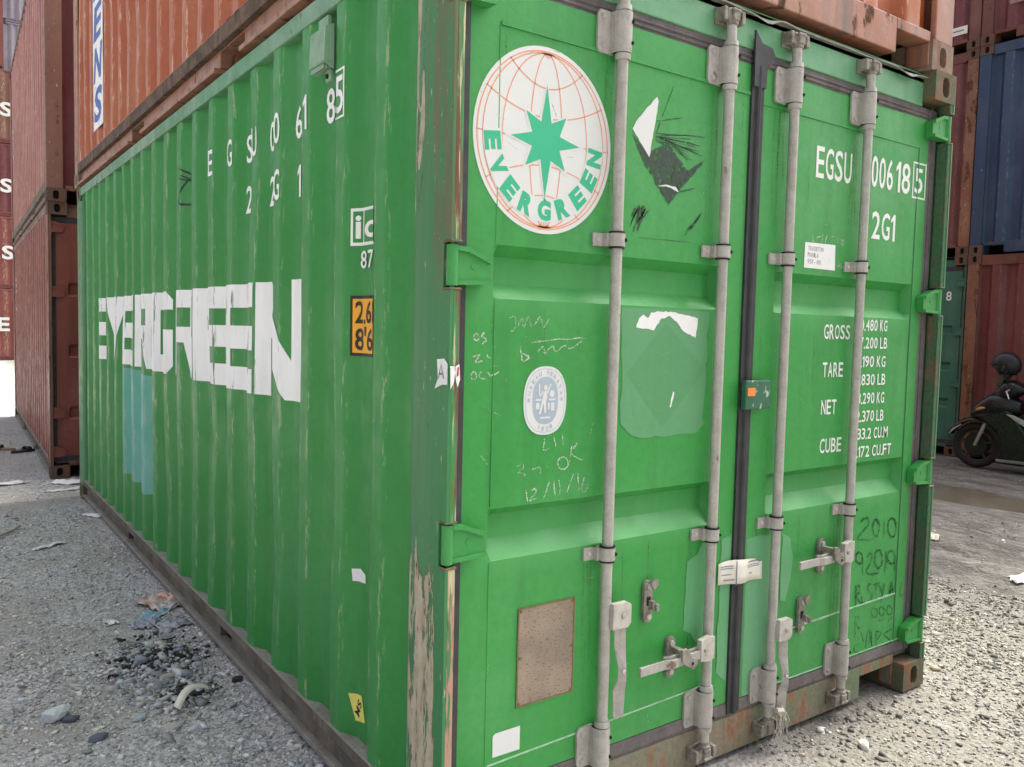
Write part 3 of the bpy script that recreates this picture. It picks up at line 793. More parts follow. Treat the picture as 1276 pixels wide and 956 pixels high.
def side_depth(y, z):
    s, zs, Dp = SIDE['green']
    y = np.asarray(y, float); z = np.asarray(z, float)
    j = np.clip((z - zs[0]) / (zs[1] - zs[0]), 0, len(zs) - 1.001); j0 = j.astype(int); fj = j - j0
    i0 = np.clip(np.searchsorted(s, y) - 1, 0, len(s) - 2)
    fi = np.clip((y - s[i0]) / (s[i0 + 1] - s[i0]), 0, 1)
    a = Dp[j0, i0] * (1 - fi) + Dp[j0, i0 + 1] * fi
    b = Dp[j0 + 1, i0] * (1 - fi) + Dp[j0 + 1, i0 + 1] * fi
    return .006 + a * (1 - fj) + b * fj

def side_print(name, pieces, mats, off=.0022, parent=None, label=None, seed=None):
    """flat print (y,z) laid over the pressed side wall; every piece is (verts, faces, material index)"""
    s, zs, Dp = SIDE['green']
    bm = bmesh.new()
    lay = bm.faces.layers.int.new('m')
    for v, f, mi in pieces:
        bv = [bm.verts.new((p[0], p[1], 0)) for p in v]
        for q in f:
            try: bm.faces.new([bv[i] for i in q])[lay] = mi
            except ValueError: pass
    ys = [v.co.x for v in bm.verts]; zz = [v.co.y for v in bm.verts]
    for c in s[(s > min(ys)) & (s < max(ys))]:
        bmesh.ops.bisect_plane(bm, geom=bm.verts[:] + bm.edges[:] + bm.faces[:], plane_co=(c, 0, 0), plane_no=(1, 0, 0))
    for c in zs[(zs > min(zz)) & (zs < max(zz))]:
        bmesh.ops.bisect_plane(bm, geom=bm.verts[:] + bm.edges[:] + bm.faces[:], plane_co=(0, c, 0), plane_no=(0, 1, 0))
    me = bpy.data.meshes.new(name)
    wear = []
    for v in bm.verts:
        y, z = v.co.x, v.co.y
        wear.append(float(np.interp(y, s, SIDE_WEAR)))
        v.co = (float(side_depth(y, z)) - off, y, z)
    for f_ in bm.faces: f_.material_index = f_[lay]
    bm.to_mesh(me); bm.free()
    a = me.attributes.new('wear', 'FLOAT', 'POINT'); a.data.foreach_set('value', wear)
    for m in mats: me.materials.append(m)
    o = link(name, me, parent or G)
    if label: o['label'] = label
    return o

SIDE_WEAR = corr(.20, L20 - .12, .29, .45, .072, .068, .036, .008)[2]

# big block letters; text runs towards -y (from the far end to the doors)
LET = {
 'E': [[(0, 0), (.36, 0), (.36, 1), (0, 1)], [(.36, 0), (1, 0), (1, .22), (.36, .22)], [(.36, .39), (1, .39), (1, .61), (.36, .61)], [(.36, .78), (1, .78), (1, 1), (.36, 1)]],
 'V': [[(0, 1), (.40, 1), (.5, .62), (.60, 1), (1, 1), (.60, 0), (.40, 0)]],
 'R': [[(0, 0), (.34, 0), (.34, 1), (0, 1)], [(.34, .80), (.66, .80), (.66, 1), (.34, 1)], [(.34, .40), (.66, .40), (.66, .58), (.34, .58)],
       [(.66, .40), (.9, .40), (1, .5), (1, .9), (.9, 1), (.66, 1)], [(.56, .40), (.66, .40), (.9, .40), (1, 0), (.68, 0)]],
 'G': [[(0, .1), (.12, 0), (.34, 0), (.34, 1), (.12, 1), (0, .9)], [(.34, .78), (1, .78), (1, .9), (.88, 1), (.34, 1)], [(.34, 0), (.66, 0), (.66, .22), (.34, .22)],
       [(.66, 0), (.88, 0), (1, .1), (1, .54), (.52, .54), (.52, .37), (.66, .37)]],
 'N': [[(0, 0), (.24, 0), (.24, 1), (0, 1)], [(.76, 0), (1, 0), (1, 1), (.76, 1)], [(.24, 1), (.76, .33), (.76, 0), (.70, 0), (.24, .52)]],
}
pitch_l = .4633
for i, ch in enumerate('EVERGREEN'):
    ya = 5.235 - i * pitch_l
    pcs = []
    for poly in LET[ch]:
        v, f = poly2([(ya - p[0] * (pitch_l - .022), 1.212 + p[1] * .452) for p in poly])
        pcs.append((v, f, 0))
    side_print('letter', pcs, [M['film_peel']])

# code numbers on the side
pcs = []
for ch, y in zip('EGSU006185', (2.155, 1.87, 1.725, 1.575, 1.435, 1.285, 1.145, .995, .857, .708)):
    w = .034 if ch == '1' else .064
    v, f = fit(ch, y + w / 2, y - w / 2, 2.172, 2.288, .012)
    side_print('letter', [(v, f, 0)], [M['white_chip']], off=.0024)
for q in ([(.742, 2.306), (.672, 2.306)], [(.672, 2.310), (.672, 2.154)], [(.672, 2.158), (.742, 2.158)]):
    pcs.append((*ribbon2(q, .007), 0))
for ch, y in zip('22G1', (1.725, 1.435, 1.285, 1.145)):
    w = .034 if ch == '1' else .064
    v, f = fit(ch, y + w / 2, y - w / 2, 1.962, 2.078, .012)
    side_print('letter', [(v, f, 0)], [M['white_chip']], off=.0024)
side_print('check_digit_box', pcs, [M['white_chip']], off=.0024)

# interchange mark and height placard next to the corner post
pcs = [(*poly2([(.640, 1.865), (.46, 1.865), (.46, 1.748), (.640, 1.748)]), 0)]
side_print('interchange_mark', pcs, [M['white_paint']], off=.0022)
gp = [(*poly2([(.631, 1.855), (.592, 1.855), (.592, 1.758), (.631, 1.758)]), 0), (*poly2([(.585, 1.855), (.47, 1.855), (.47, 1.758), (.585, 1.758)]), 0)]
side_print('interchange_field', gp, [M['green_side']], off=.0030)
gp = [(*fit('i', .622, .601, 1.770, 1.842, .03), 0), (*fit('c', .580, .505, 1.770, 1.822, .02), 0)]
side_print('interchange_lettering', gp, [M['white_paint']], off=.0040)['kind'] = 'stuff'
side_print('letter', [(*fit('87', .606, .515, 1.676, 1.732, .012), 0)], [M['white_paint']], off=.0040)
pl = lambda g: [(.640 - g, 1.592 - g), (.468 + g, 1.592 - g), (.468 + g, 1.402 + g), (.640 - g, 1.402 + g)]
side_print('height_placard', [(*poly2(pl(0)), 0)], [M['black_paint']], off=.0022)
side_print('placard_field', [(*poly2(pl(.010)), 0)], [M['yellow']], off=.0032)
gp = [(*fit('2.6m', .624, .482, 1.505, 1.575, .018), 0), (*fit("8'6\"", .624, .486, 1.420, 1.490, .018), 0)]
side_print('placard_lettering', gp, [M['black_paint']], off=.0042)

side_print('touch_up_patch', [(*poly2(TEALSIDE[0]), 0)], [M['teal_patch']], off=.0018, label='teal rectangle of touch-up paint')
side_print('scribble', [(*stroke2(q, .008), 0) for q in SIDE_SCRIB], [M['black_paint']], off=.0022)
side_print('torn_label', [(*poly2([(.625, .715), (.585, .722), (.548, .712), (.545, .684), (.585, .680), (.62, .676)]), 0)], [M['paper']])
side_print('tag_sticker', [(*poly2([(.632, .302), (.565, .312), (.540, .232), (.604, .216)]), 0)], [M['yellow_tag']], label='small yellow sticker with black letters')
v, f = fit('SM', -.03, .03, -.014, .014, .02)
a_ = R(-110)
v = np.stack([.585 - (v[:, 0] * math.cos(a_) - v[:, 1] * math.sin(a_)), .265 + v[:, 0] * math.sin(a_) + v[:, 1] * math.cos(a_)], 1)
side_print('sticker_lettering', [(v, f, 0)], [M['black_paint']], off=.0034)

# ventilator box under the top rail
b = MB()
b.prism([(.012, 2.47), (-.020, 2.455), (-.024, 2.345), (.012, 2.325)], 'y', .765, .892)
for k in range(3):
    b.box(-.022 + .010 * k, -.016 + .010 * k, .775, .882, 2.322 - .0 * k, 2.338)
b.box(.002, .014, .775, .815, 2.288, 2.325)
b.cyl((-.004, .795, 2.305), (.004, .795, 2.305), .008, n=10, m=1)
b.box(-.001, .013, .79, .87, 2.468, 2.50)
b.build('ventilator', [plain('pale_green_ventilator_paint', (.22, .37, .24), .5, var=.2), M['hole_shade']], G, bevel=.004)

# corner posts (the near-left one is scraped bare), with hinge lips
HZ = (2.375, 1.657, .932, .247)
def green_post(x, sx, y, sy, scraped):
    X = lambda a, b_: sorted((x + sx * a, x + sx * b_))
    Y = lambda a, b_: sorted((y + sy * a, y + sy * b_))
    b = MB()
    z0, z1 = .118, H20 - .118
    # outer plate, slightly rolled towards the wall
    yf_ = .037 if sy > 0 else .0
    prof_ = [(.002, yf_), (.001, .06), (.001, .15), (.004, .19), (.012, .21), (.024, .222), (.034, .224), (.034, .216), (.020, .206), (.012, .185), (.010, .15), (.010, yf_)]
    b.prism([(x + sx * p[0], y + sy * p[1]) for p in prof_], 'z', z0, z1)
    if sy > 0:
        cut = [z0]
        for z in sorted(HZ): cut += [z - .057, z + .057]
        cut.append(z1)
        for k in range(0, len(cut), 2):
            b.box(*X(.0015, .010), *Y(.0, .0365), cut[k], cut[k + 1])
    o = b.build('corner_post', M['post'] if scraped else M['green_frame'], G, smooth=35)
    if sy > 0:
        cut = [z0]
        for z in sorted(HZ): cut += [z - .057, z + .057]
        cut.append(z1)
        l = MB()
        for k in range(0, len(cut), 2):
            za, zb = cut[k], cut[k + 1]
            if zb - za < .02: continue
            l.box(*X(.0102, .034), *Y(.002, .012), za, zb)
            l.box(*X(.026, .034), *Y(.012, .05), za, zb)
            for zc in ([za] if k else []) + ([zb] if k < len(cut) - 2 else []):
                l.box(*X(-.001, .037), *Y(-.001, .034), zc - .007 if zc == zb else zc, zc if zc == zb else zc + .007, 1)
        l.box(*X(.0102, .050), *Y(.075, .095), z0, z1)
        for z in HZ: l.box(*X(.030, .036), *Y(.036, .0745), z - .056, z + .056, 2)  # dark backing paints the shade inside each hinge notch
        l.build('hinge_lip', [M['lip'] if scraped else M['channel'], M['casting_rust'], M['hole_shade']], o, bevel=.003)
    return o
for x, sx in ((0, 1), (W20, -1)):
    for y, sy in ((0, 1), (L20, -1)):
        green_post(x, sx, y, sy, (x, y) == (0, 0))

# torn paper label on the hinge lip
b = MB()
b.prism([(.030, 1.405), (.033, 1.365), (.026, 1.345), (.021, 1.362), (.016, 1.395), (.021, 1.400)], 'y', -.0042, -.0036, 0)
b.prism([(.0195, 1.398), (.015, 1.36), (.012, 1.352), (.005, 1.34), (.003, 1.40)], 'y', -.0042, -.0036, 0)
b.prism([(.0, .0)] and [(.003, 1.405), (.003, 1.352), (.030, 1.350), (.066, 1.338), (.050, 1.365), (.056, 1.415), (.02, 1.418)], 'x', -.0012, -.0006, 0)
for q in ([(.046, 1.366), (.033, 1.402), (.020, 1.366)], [(.041, 1.378), (.026, 1.378)]):
    v, f = ribbon2(q, .005); b.add([(-.0022, *p) for p in v], f, 1)
b.add([(.022, -.0050, 1.372), (.028, -.0050, 1.375), (.029, -.0050, 1.398), (.024, -.0050, 1.396)], [(0, 1, 2, 3)], 2)
b.build('torn_label', [M['paper'], M['ink'], M['red_print']], G, recalc=False)

# door end frame
sill(G, M['sill_dirty'], 0, 1, .050)
sill(G, M['sill_dirty'], L20, -1, .020, notch=False)
header(G, M['green_frame'], L20, -1, .015)
header(G, paint('header_paint_with_light', (.12, .33, .16), (.20, .38, .24), (.08, .22, .11), rust=.7, chip=.7, streak=.5), 0, 1, .050, z0=2.452)  # paler base colour paints in light that the shadowed header lacks
# bent drip lip over the header
xs = np.linspace(.17, 2.27, 90)
b = MB()
zc = 2.563 - .020 * np.exp(-((xs - 1.24) / .05) ** 2) + .010 * np.exp(-((xs - 1.33) / .06) ** 2) - .022 * np.exp(-((xs - 2.12) / .06) ** 2) + .004 * vnoise2(xs * 6, xs * 0, 4)
yc = .030 - .010 * np.exp(-((xs - 1.24) / .06) ** 2) - .012 * np.exp(-((xs - 2.12) / .07) ** 2) + .004 * vnoise2(xs * 5, xs * 0 + 3, 5)
v = []
for x, z, y in zip(xs, zc, yc): v += [(x, .0495, 2.566), (x, y, z), (x, y, z - .005), (x, .0495, 2.560)]
n = len(xs)
b.add(v, [(4 * i + k, 4 * i + (k + 1) % 4, 4 * i + 4 + (k + 1) % 4, 4 * i + 4 + k) for i in range(n - 1) for k in range(4)])
b.build('drip_lip', plain('grey_bent_lip_steel', (.26, .25, .22), .7, var=.4), G, smooth=60)

# gaskets
g = MB()
g.box(.0355, .0665, .030, .075, .152, 2.45); g.build('gasket', M['gasket'], G)
g = MB(); g.box(2.337, 2.400, .054, .075, .152, 2.45); g.box(2.362, 2.366, .050, .056, .152, 2.45)
g.build('gasket', M['gasket_grey'], G)
g = MB()
g.box(.07, 2.335, .056, .075, 2.402, 2.4515)
for zc_ in (2.416, 2.432): g.cyl((.07, .0555, zc_), (2.335, .0555, zc_), .0045, n=8)
g.build('gasket', M['gasket_grey'], G)
g = MB()
g.prism([(.053, .1505), (.046, .165), (.049, .2035), (.075, .2035), (.075, .1505)], 'x', .07, 2.335)
g.build('gasket', M['gasket_grey'], G)
g = MB()
g.box(1.1915, 1.2535, .042, .072, .165, 2.40)
g.prism([(1.1915, 2.33), (1.2535, 2.33), (1.256, 2.402), (1.30, 2.44), (1.278, 2.47), (1.225, 2.475), (1.190, 2.512)], 'y', .034, .0415)
g.cyl((1.222, .042, .165), (1.222, .042, 2.40), .011, n=8)
g.build('gasket', M['gasket'], G, smooth=40, label='black rubber strip between the two doors')

# ---- doors
DY = .05
def door_leaf(xa, xb, gx0, gx1, z0=.206, z1=2.402):
    gl = [(.856, .912, .977, 1.003), (1.579, 1.62, 1.695, 1.724)]
    zl = [z0, z1]
    for q in gl: zl += list(q)
    zl += list(np.arange(.3, 2.4, .1)); zl = sorted(z for z in zl)
    zz = [zl[0]]
    for z in zl[1:]:
        if z - zz[-1] > .012: zz.append(z)
        elif any(abs(z - e) < 1e-6 for q in gl for e in q): zz[-1] = z
    if abs(zz[-1] - z1) > 1e-6: zz[-1] = z1
    xl = sorted([xa, xb, gx0, gx0 + .012, gx1 - .012, gx1] + [x for x in np.arange(xa + .1, xb, .1) if min(abs(x - q) for q in (gx0, gx0 + .012, gx1 - .012, gx1, xa, xb)) > .02])
    zkey = [p for q in gl for p in q]; dkey = [0, .042, .042, 0] * 2
    X, Z = np.meshgrid(xl, zz)
    dp = np.interp(Z, zkey, dkey) * ((X > gx0 + .006) & (X < gx1 - .006))
    dn = .0034 * np.clip(fbm(X * 2.1, Z * 2.1, 31) + .15, 0, 1) * (X > xa + .02) * (X < xb - .02)
    Y = DY + dp + dn
    n = len(xl)
    v = np.stack([X.ravel(), Y.ravel(), Z.ravel()], 1).tolist()
    f = [(j * n + i, j * n + i + 1, (j + 1) * n + i + 1, (j + 1) * n + i) for j in range(len(zz) - 1) for i in range(n - 1)]
    b = MB().add(v, f)
    for (p, q) in (((xa, z0), (xb, z0)), ((xa, z1), (xb, z1)), ((xa, z0), (xa, z1)), ((xb, z0), (xb, z1))):
        b.add([(p[0], DY, p[1]), (q[0], DY, q[1]), (q[0], DY + .03, q[1]), (p[0], DY + .03, p[1])], [(0, 1, 2, 3)])
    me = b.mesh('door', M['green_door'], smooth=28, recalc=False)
    # upward-facing slopes of the pressings take the paler tone
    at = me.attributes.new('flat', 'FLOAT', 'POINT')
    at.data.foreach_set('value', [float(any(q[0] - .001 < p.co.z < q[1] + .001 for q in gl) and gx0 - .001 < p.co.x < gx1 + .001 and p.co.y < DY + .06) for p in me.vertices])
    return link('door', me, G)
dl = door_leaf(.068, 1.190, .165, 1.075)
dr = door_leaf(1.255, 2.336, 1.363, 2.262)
dl['label'] = 'green door leaf bearing the globe emblem'
dr['label'] = 'green door leaf bearing the weights table'

def seam(d, p, q, w=.006, h=.0018, mat=None):
    a, b_ = Vector((p[0], 0, p[1])), Vector((q[0], 0, q[1]))
    t_ = (b_ - a).normalized(); n_ = Vector((-t_.z, 0, t_.x)) * w / 2
    y0, y1 = DY - h, DY + .004
    b = MB()
    b.prism([((a + n_).x, (a + n_).z), ((b_ + n_).x, (b_ + n_).z), ((b_ - n_).x, (b_ - n_).z), ((a - n_).x, (a - n_).z)], 'y', y0, y1)
    return b.build('weld_seam', mat or M['green_door'], d)
seam(dl, (.174, 2.306), (1.19, 2.306), .010, .004)
seam(dr, (1.255, 2.285), (2.262, 2.285), .007, .003)
seam(dl, (.172, .215), (.172, .85), .003, .0012); seam(dl, (.172, 1.01), (.172, 1.575), .003, .0012); seam(dl, (.172, 1.73), (.172, 2.306), .003, .0012)
seam(dr, (2.268, .215), (2.268, 2.285), .005, .0025, M['green_frame'])
seam(dl, (.18, .272), (1.10, .297), .005, .0014, M['seam_white'])
seam(dr, (1.47, .402), (2.262, .418), .006, .0014, M['seam_white'])
seam(dr, (1.28, .19 + .02), (2.33, .21 + .004), .004, .0014, M['seam_white'])

hm = hinge_mesh(M['green_door'])
for z in HZ:
    link('hinge', hm, dl, (.018, DY, z), (1, 1, 1))
    link('hinge', hm, dr, (W20 - .018, DY, z), (-1, 1, 1))

# ---- lock rods and their fittings
def rod_set(d, x, hub_z, handle, z_lo=.235, z_hi=2.36):
    yr = .018
    MB().cyl((x, yr, .12), (x, yr, 2.49), .0168, n=20).build('lock_rod', M['galv'], d, smooth=40)
    for zc_, h in ((z_hi, .060), (z_lo, .062)):
        b = MB()
        b.prism([(x - .078, zc_ - h + .012), (x - .070, zc_ - h), (x - .015, zc_ - h), (x - .015, zc_ + h), (x - .070, zc_ + h), (x - .078, zc_ + h - .012)], 'y', .040, .0485)
        b.cyl((x, yr + .004, zc_ - h + .002), (x, yr + .004, zc_ + h - .002), .0285, n=20)
        b.box(x - .030, x + .0, .020, .0482, zc_ - h + .002, zc_ + h - .002)
        for s_ in (-1, 1):
            b.cyl((x, yr, zc_ + s_ * (h + .001)), (x, yr, zc_ + s_ * (h + .017)), .0245, .0225, n=18)
            b.cyl((x - .058, .0405, zc_ + s_ * .042), (x - .058, .033, zc_ + s_ * .042), .0105, .007, n=10)
            b.cyl((x + .0145, -.0052, zc_ + s_ * .030), (x + .0175, -.0032, zc_ + s_ * .030), .0055, n=8, m=1)
        b.build('bearing_bracket', [M['galv'], M['hole_shade']], d, smooth=40)
    for zc_ in (1.766, .831):
        b = MB()
        h = .019
        b.prism([(x - .072, zc_ - h), (x - .02, zc_ - h), (x - .02, zc_ + h), (x - .072, zc_ + h)], 'y', .041, .0485)
        b.box(x - .035, x, .024, .0482, zc_ - h, zc_ + h)
        b.cyl((x, yr + .002, zc_ - h), (x, yr + .002, zc_ + h), .0255, n=20)
        b.cyl((x - .054, .042, zc_), (x - .054, .035, zc_), .009, .006, n=10, m=2)
        b.cyl((x + .015, -.0025, zc_), (x + .018, -.0005, zc_), .006, n=8, m=1)
        for s_ in (-1, 1): b.cyl((x, yr, zc_ + s_ * (h + .001)), (x, yr, zc_ + s_ * (h + .006)), .0240, n=18, m=1)
        b.build('rod_guide', [M['galv'], M['rubber'], M['galv_pale']], d, smooth=40)
    # cam and keeper at both ends
    for s_, z in ((1, 2.49), (-1, .105)):
        b = MB()
        Z = lambda q: z + s_ * q
        b.cyl((x, yr, Z(-.02)), (x, yr, Z(.004)), .0145, n=14)
        b.cyl((x, yr, Z(-.004)), (x, yr, Z(.010)), .021, n=14)
        zz = sorted((Z(.008), Z(.046)))
        b.box(x - .016, x + .016, -.004, .030, *zz)
        b.prism([(x - .036, zz[0] + .004), (x - .012, zz[0] - .004), (x - .012, zz[1] + .004), (x - .030, zz[1])], 'y', .006, .034)
        b.prism([(x + .014, zz[0]), (x + .034, zz[0] + .008), (x + .030, zz[1] + .002), (x + .014, zz[1] + .006)], 'y', .010, .036)
        b.box(x - .020, x + .022, -.006, .004, zz[1] - .012 if s_ > 0 else zz[0], zz[1] if s_ > 0 else zz[0] + .012)
        b.build('rod_cam', M['galv_dirty'], d, bevel=.004)
        k = MB()
        k.box(x - .050, x + .052, .038, .0495, zz[0] - .008, zz[1] + .006)
        for q in (-.045, .040):
            k.box(x + q - .006, x + q + .010, .004, .039, zz[0] - .002, zz[1] + .001)
        k.cyl((x - .036, .037, zz[0] + .010), (x - .036, .030, zz[0] + .010), .008, n=8)
        k.cyl((x + .022, .037, zz[1] + .0), (x + .022, .030, zz[1]), .008, n=8)
        k.build('cam_keeper', M['galv_dirty'], d, bevel=.003)
    # handle
    b = MB()
    if handle == 'left':
        b.prism([(x - .066, hub_z - .036), (x - .012, hub_z - .044), (x - .004, hub_z + .032), (x - .018, hub_z + .042), (x - .066, hub_z + .034)], 'y', -.014, .006, 1)
        b.box(x - .022, x + .004, -.010, .020, hub_z - .040, hub_z + .036, 1)
        b.cyl((x - .045, -.014, hub_z), (x - .045, -.020, hub_z), .0085, n=10)
        b.prism([(x - .34, -.004), (x - .34, -.013), (x - .225, -.013), (x - .205, -.022), (x - .05, -.010), (x - .05, -.001), (x - .205, -.012), (x - .225, -.004)], 'z', hub_z - .026, hub_z + .002)
        b.prism([(x - .225, .0), (x - .205, -.008), (x - .05, .004), (x - .05, .010), (x - .205, -.004), (x - .225, .006)], 'z', hub_z - .026, hub_z + .010)
    else:
        hx = x + .045
        b.prism([(x + .004, hub_z - .038), (hx + .020, hub_z - .040), (hx + .034, hub_z - .026), (hx + .034, hub_z + .030), (hx + .018, hub_z + .040), (x + .006, hub_z + .040)], 'y', -.014, .006, 1)
        b.cyl((hx, -.014, hub_z), (hx, -.020, hub_z), .0085, n=10)
        path = [(hub_z - .03, -.002, .013), (hub_z - .10, -.004, .013), (hub_z - .16, -.018, .007), (hub_z - .20, -.018, .008), (hub_z - .235, -.006, .014), (hub_z - .32, -.006, .011)]
        v = []
        for z, y, w in path:
            w *= 1.25; v += [(hx - w, y + .008, z), (hx + w, y - .008, z), (hx + w, y - .003, z), (hx - w, y + .013, z)]
        f = [(4 * i + k, 4 * i + (k + 1) % 4, 4 * i + 4 + (k + 1) % 4, 4 * i + 4 + k) for i in range(len(path) - 1) for k in range(4)]
        b.add(v, f + [(3, 2, 1, 0), tuple(range(4 * len(path) - 4, 4 * len(path)))])
        b.cyl((hx, -.020, hub_z - .17), (hx, -.026, hub_z - .17), .007, n=8, m=1)
    b.build('handle', [M['galv'], M['galv_pale']], d, bevel=.0025)

def catch(d, x, zc_, loaded):
    b = MB()
    pl = []
    for s_, a0 in ((1, 0), (-1, 180)):
        for k in range(7):
            a = R(a0 + 30 * k)
            pl.append((x + .019 * math.cos(a), zc_ + s_ * .050 + .019 * math.sin(a)))
    b.prism(pl, 'y', .036, .0485)
    for s_ in (-1, 1): b.cyl((x, .036, zc_ + s_ * .048), (x, .029, zc_ + s_ * .048), .0095, n=10, m=1)
    if loaded:
        b.prism([(x - .012, zc_ + .045), (x + .012, zc_ + .045), (x + .035, zc_ + .010), (x + .060, zc_ + .004), (x + .060, zc_ - .016), (x + .040, zc_ - .030), (x + .010, zc_ - .012), (x - .010, zc_ + .004)], 'y', -.026, -.016)
        b.box(x - .010, x + .010, -.017, .037, zc_ + .020, zc_ + .040)
        b.cyl((x + .036, -.0262, zc_ - .008), (x + .036, -.0275, zc_ - .008), .006, n=8, m=2)
    else:
        b.prism([(x - .004, zc_ + .060), (x + .012, zc_ + .078), (x + .028, zc_ + .070), (x + .026, zc_ + .052), (x + .008, zc_ + .040)], 'y', .020, .030)
        b.box(x + .000, x + .014, .016, .037, zc_ - .022, zc_ + .004)
        b.box(x - .009, x + .009, .0352, .0362, zc_ - .012, zc_ + .016, 2)
        b.box(x + .010, x + .022, .008, .020, zc_ - .026, zc_ - .004)
    b.build('handle_catch', [M['galv_dirty'], M['galv_pale'], M['hole_shade']], d, bevel=.0025)

rod_set(dl, .580, .640, 'down')
rod_set(dl, 1.048, .455, 'left')
rod_set(dr, 1.390, .440, 'down')
rod_set(dr, 1.842, .674, 'left')
catch(dl, .780, .643, False); catch(dl, .892, .438, True)
catch(dr, 1.593, .450, False); catch(dr, 1.703, .662, True)

# seal plate bridging the doors
b = MB()
b.box(1.186, 1.319, .012, .034, 1.243, 1.343)
b.box(1.200, 1.300, .034, .046, 1.25, 1.335)
b.build('seal_plate', paint('dark_green_plate_paint', (.03, .13, .075), (.09, .2, .12), (.03, .07, .04), rust=.6, chip=.6), dr, bevel=.004)
MB().box(1.194, 1.233, .0106, .0118, 1.290, 1.318).build('orange_tag', M['orange_tag'], dr)

# ---- flat print on the doors
def door_print(d, name, pieces, mats, off=.001, label=None):
    b = MB()
    for v, f, mi in pieces:
        dy = off + .0004 * mi
        b.add([(p[0], DY - dy, p[1]) for p in v], f, mi)
    return b.build(name, mats, d, label=label, recalc=False)

# globe emblem
cx, cz, rx, rz = .331, 2.020, .241, .255
E2 = lambda u, w: (cx + u * rx, cz + w * rz)
pcs = [(*poly2(ellipse2(cx, cz, rx, rz, 64)), 0), (*ring2(cx, cz, rx * .955, rz * .955, .0035, 64), 1)]
for lam in (-66, -40, -14, 14, 40, 66):
    pts = []
    for k in range(25):
        ph = R(-90 + 7.5 * k)
        pts.append(E2(.955 * math.sin(R(lam)) * math.cos(ph), .93 * math.sin(ph)))
    pcs.append((*ribbon2(pts, .0034), 1))
for z0_, kk in ((.80, .30), (.47, .48), (0, 0), (-.48, .45), (-.80, .27)):
    xm = math.sqrt(.955 ** 2 - z0_ ** 2)
    pcs.append((*ribbon2([E2(xm * q, z0_ * (1 - kk * (1 - q * q))) for q in np.linspace(-1, 1, 25)], .0034), 1))
for k in range(7):
    a = R(180 + 30 * k)
    pcs.append((*ribbon2([E2(0, -.93), E2(.09 * math.cos(a), -.93 - .06 * math.sin(a))], .0034), 1))
    pcs.append((*ribbon2([E2(0, .93), E2(.06 * math.cos(a), .93 + .05 * math.sin(a))], .003), 1))
# white ground behind the star and the letters, then the star
pcs.append((*poly2([E2(*p) for p in ((0, .66), (.10, .22), (.33, .34), (.25, .09), (.58, 0), (.25, -.09), (.33, -.34), (.10, -.22), (0, -.68), (-.10, -.22), (-.33, -.34), (-.25, -.09), (-.58, 0), (-.25, .09), (-.33, .34), (-.10, .22))]), 2))
pcs.append((*poly2([E2(*p) for p in ((0, .60), (.075, .20), (.29, .29), (.20, .075), (.50, 0), (.20, -.075), (.29, -.29), (.075, -.20), (0, -.62), (-.075, -.20), (-.29, -.29), (-.20, -.075), (-.50, 0), (-.20, .075), (-.29, .29), (-.075, .20))]), 3))
band_o = [E2(.87 * math.cos(R(a)), .87 * math.sin(R(a))) for a in range(176, 366, 6)]
band_i = [E2(.62 * math.cos(R(a)), .62 * math.sin(R(a))) for a in range(176, 366, 6)]
n = len(band_o)
pcs.append((np.array(band_o + band_i), [(i, i + 1, n + i + 1, n + i) for i in range(n - 1)], 2))
for i, ch in enumerate('EVERGREEN'):
    a = R(187 + i * 166 / 8)
    v, f = fit(ch, -.098, .098, -.112, .112, .06)
    upv = (-math.cos(a), -math.sin(a)); rtv = (-math.sin(a), math.cos(a))
    v = np.array([E2(.745 * math.cos(a) + p[0] * rtv[0] + p[1] * upv[0], .745 * math.sin(a) + p[0] * rtv[1] + p[1] * upv[1]) for p in v])
    pcs.append((v, f, 3))
door_print(dl, 'globe_emblem', pcs, [M['white_film'], M['orange_line'], M['white_film'], M['emblem_green']], label='round white globe emblem with sea green star and lettering')

# oval inspection seal
cx, cz, rx, rz = .353, 1.297, .077, .098
E3 = lambda u, w: (cx + u * rx, cz + w * rz)
pcs = [(*poly2(ellipse2(cx, cz, rx, rz, 48, 2.4)), 0), (*ring2(cx, cz, rx * .92, rz * .93, .0016, 48, 2.4), 1), (*poly2(ellipse2(cx, cz, rx * .60, rz * .69, 40, 2.4)), 1)]
for txt, a0, a1, flip in (('BUREAU VERITAS', 178, 2, 1), ('1828', 248, 292, -1)):
    n = len(txt)
    for i, ch in enumerate(txt):
        if ch == ' ': continue
        a = R(a0 + (a1 - a0) * i / (n - 1))
        w_ = .03 if ch in 'I1' else .068
        v, f = fit(ch, -w_, w_, -.062, .062, .02)
        upv = (math.cos(a) * flip, math.sin(a) * flip); rtv = (math.sin(a) * flip, -math.cos(a) * flip)
        v = np.array([E3(.765 * math.cos(a) + p[0] * rtv[0] + p[1] * upv[0], .82 * math.sin(a) + p[0] * rtv[1] * .8 + p[1] * upv[1]) for p in v])
        pcs.append((v, f, 2))
fig = [[(-.04, .30), (.05, .28), (.08, .12), (.02, -.05), (.04, -.35), (-.04, -.36), (-.08, -.06), (-.22, -.40), (-.30, -.38), (-.16, .02), (-.10, .22)],
       [(.05, .24), (.20, .50), (.26, .48), (.10, .20)], [(-.10, .24), (-.26, .10), (-.29, .14), (-.12, .30)],
       [(-.46, .06), (-.2, .06), (-.2, .0), (-.46, .0)], [(.16, .06), (.46, .06), (.46, 0), (.16, 0)],
       [(-.44, -.06), (-.28, -.06), (-.28, -.24), (-.44, -.24)], [(.12, -.06), (.2, -.06), (.2, -.26), (.12, -.26)], [(.26, -.06), (.42, -.06), (.42, -.30), (.26, -.30)],
       [(-.26, -.52), (.26, -.52), (.22, -.47), (-.22, -.47)], [(-.33, .50), (-.26, .50), (-.26, .12), (-.33, .12)]]
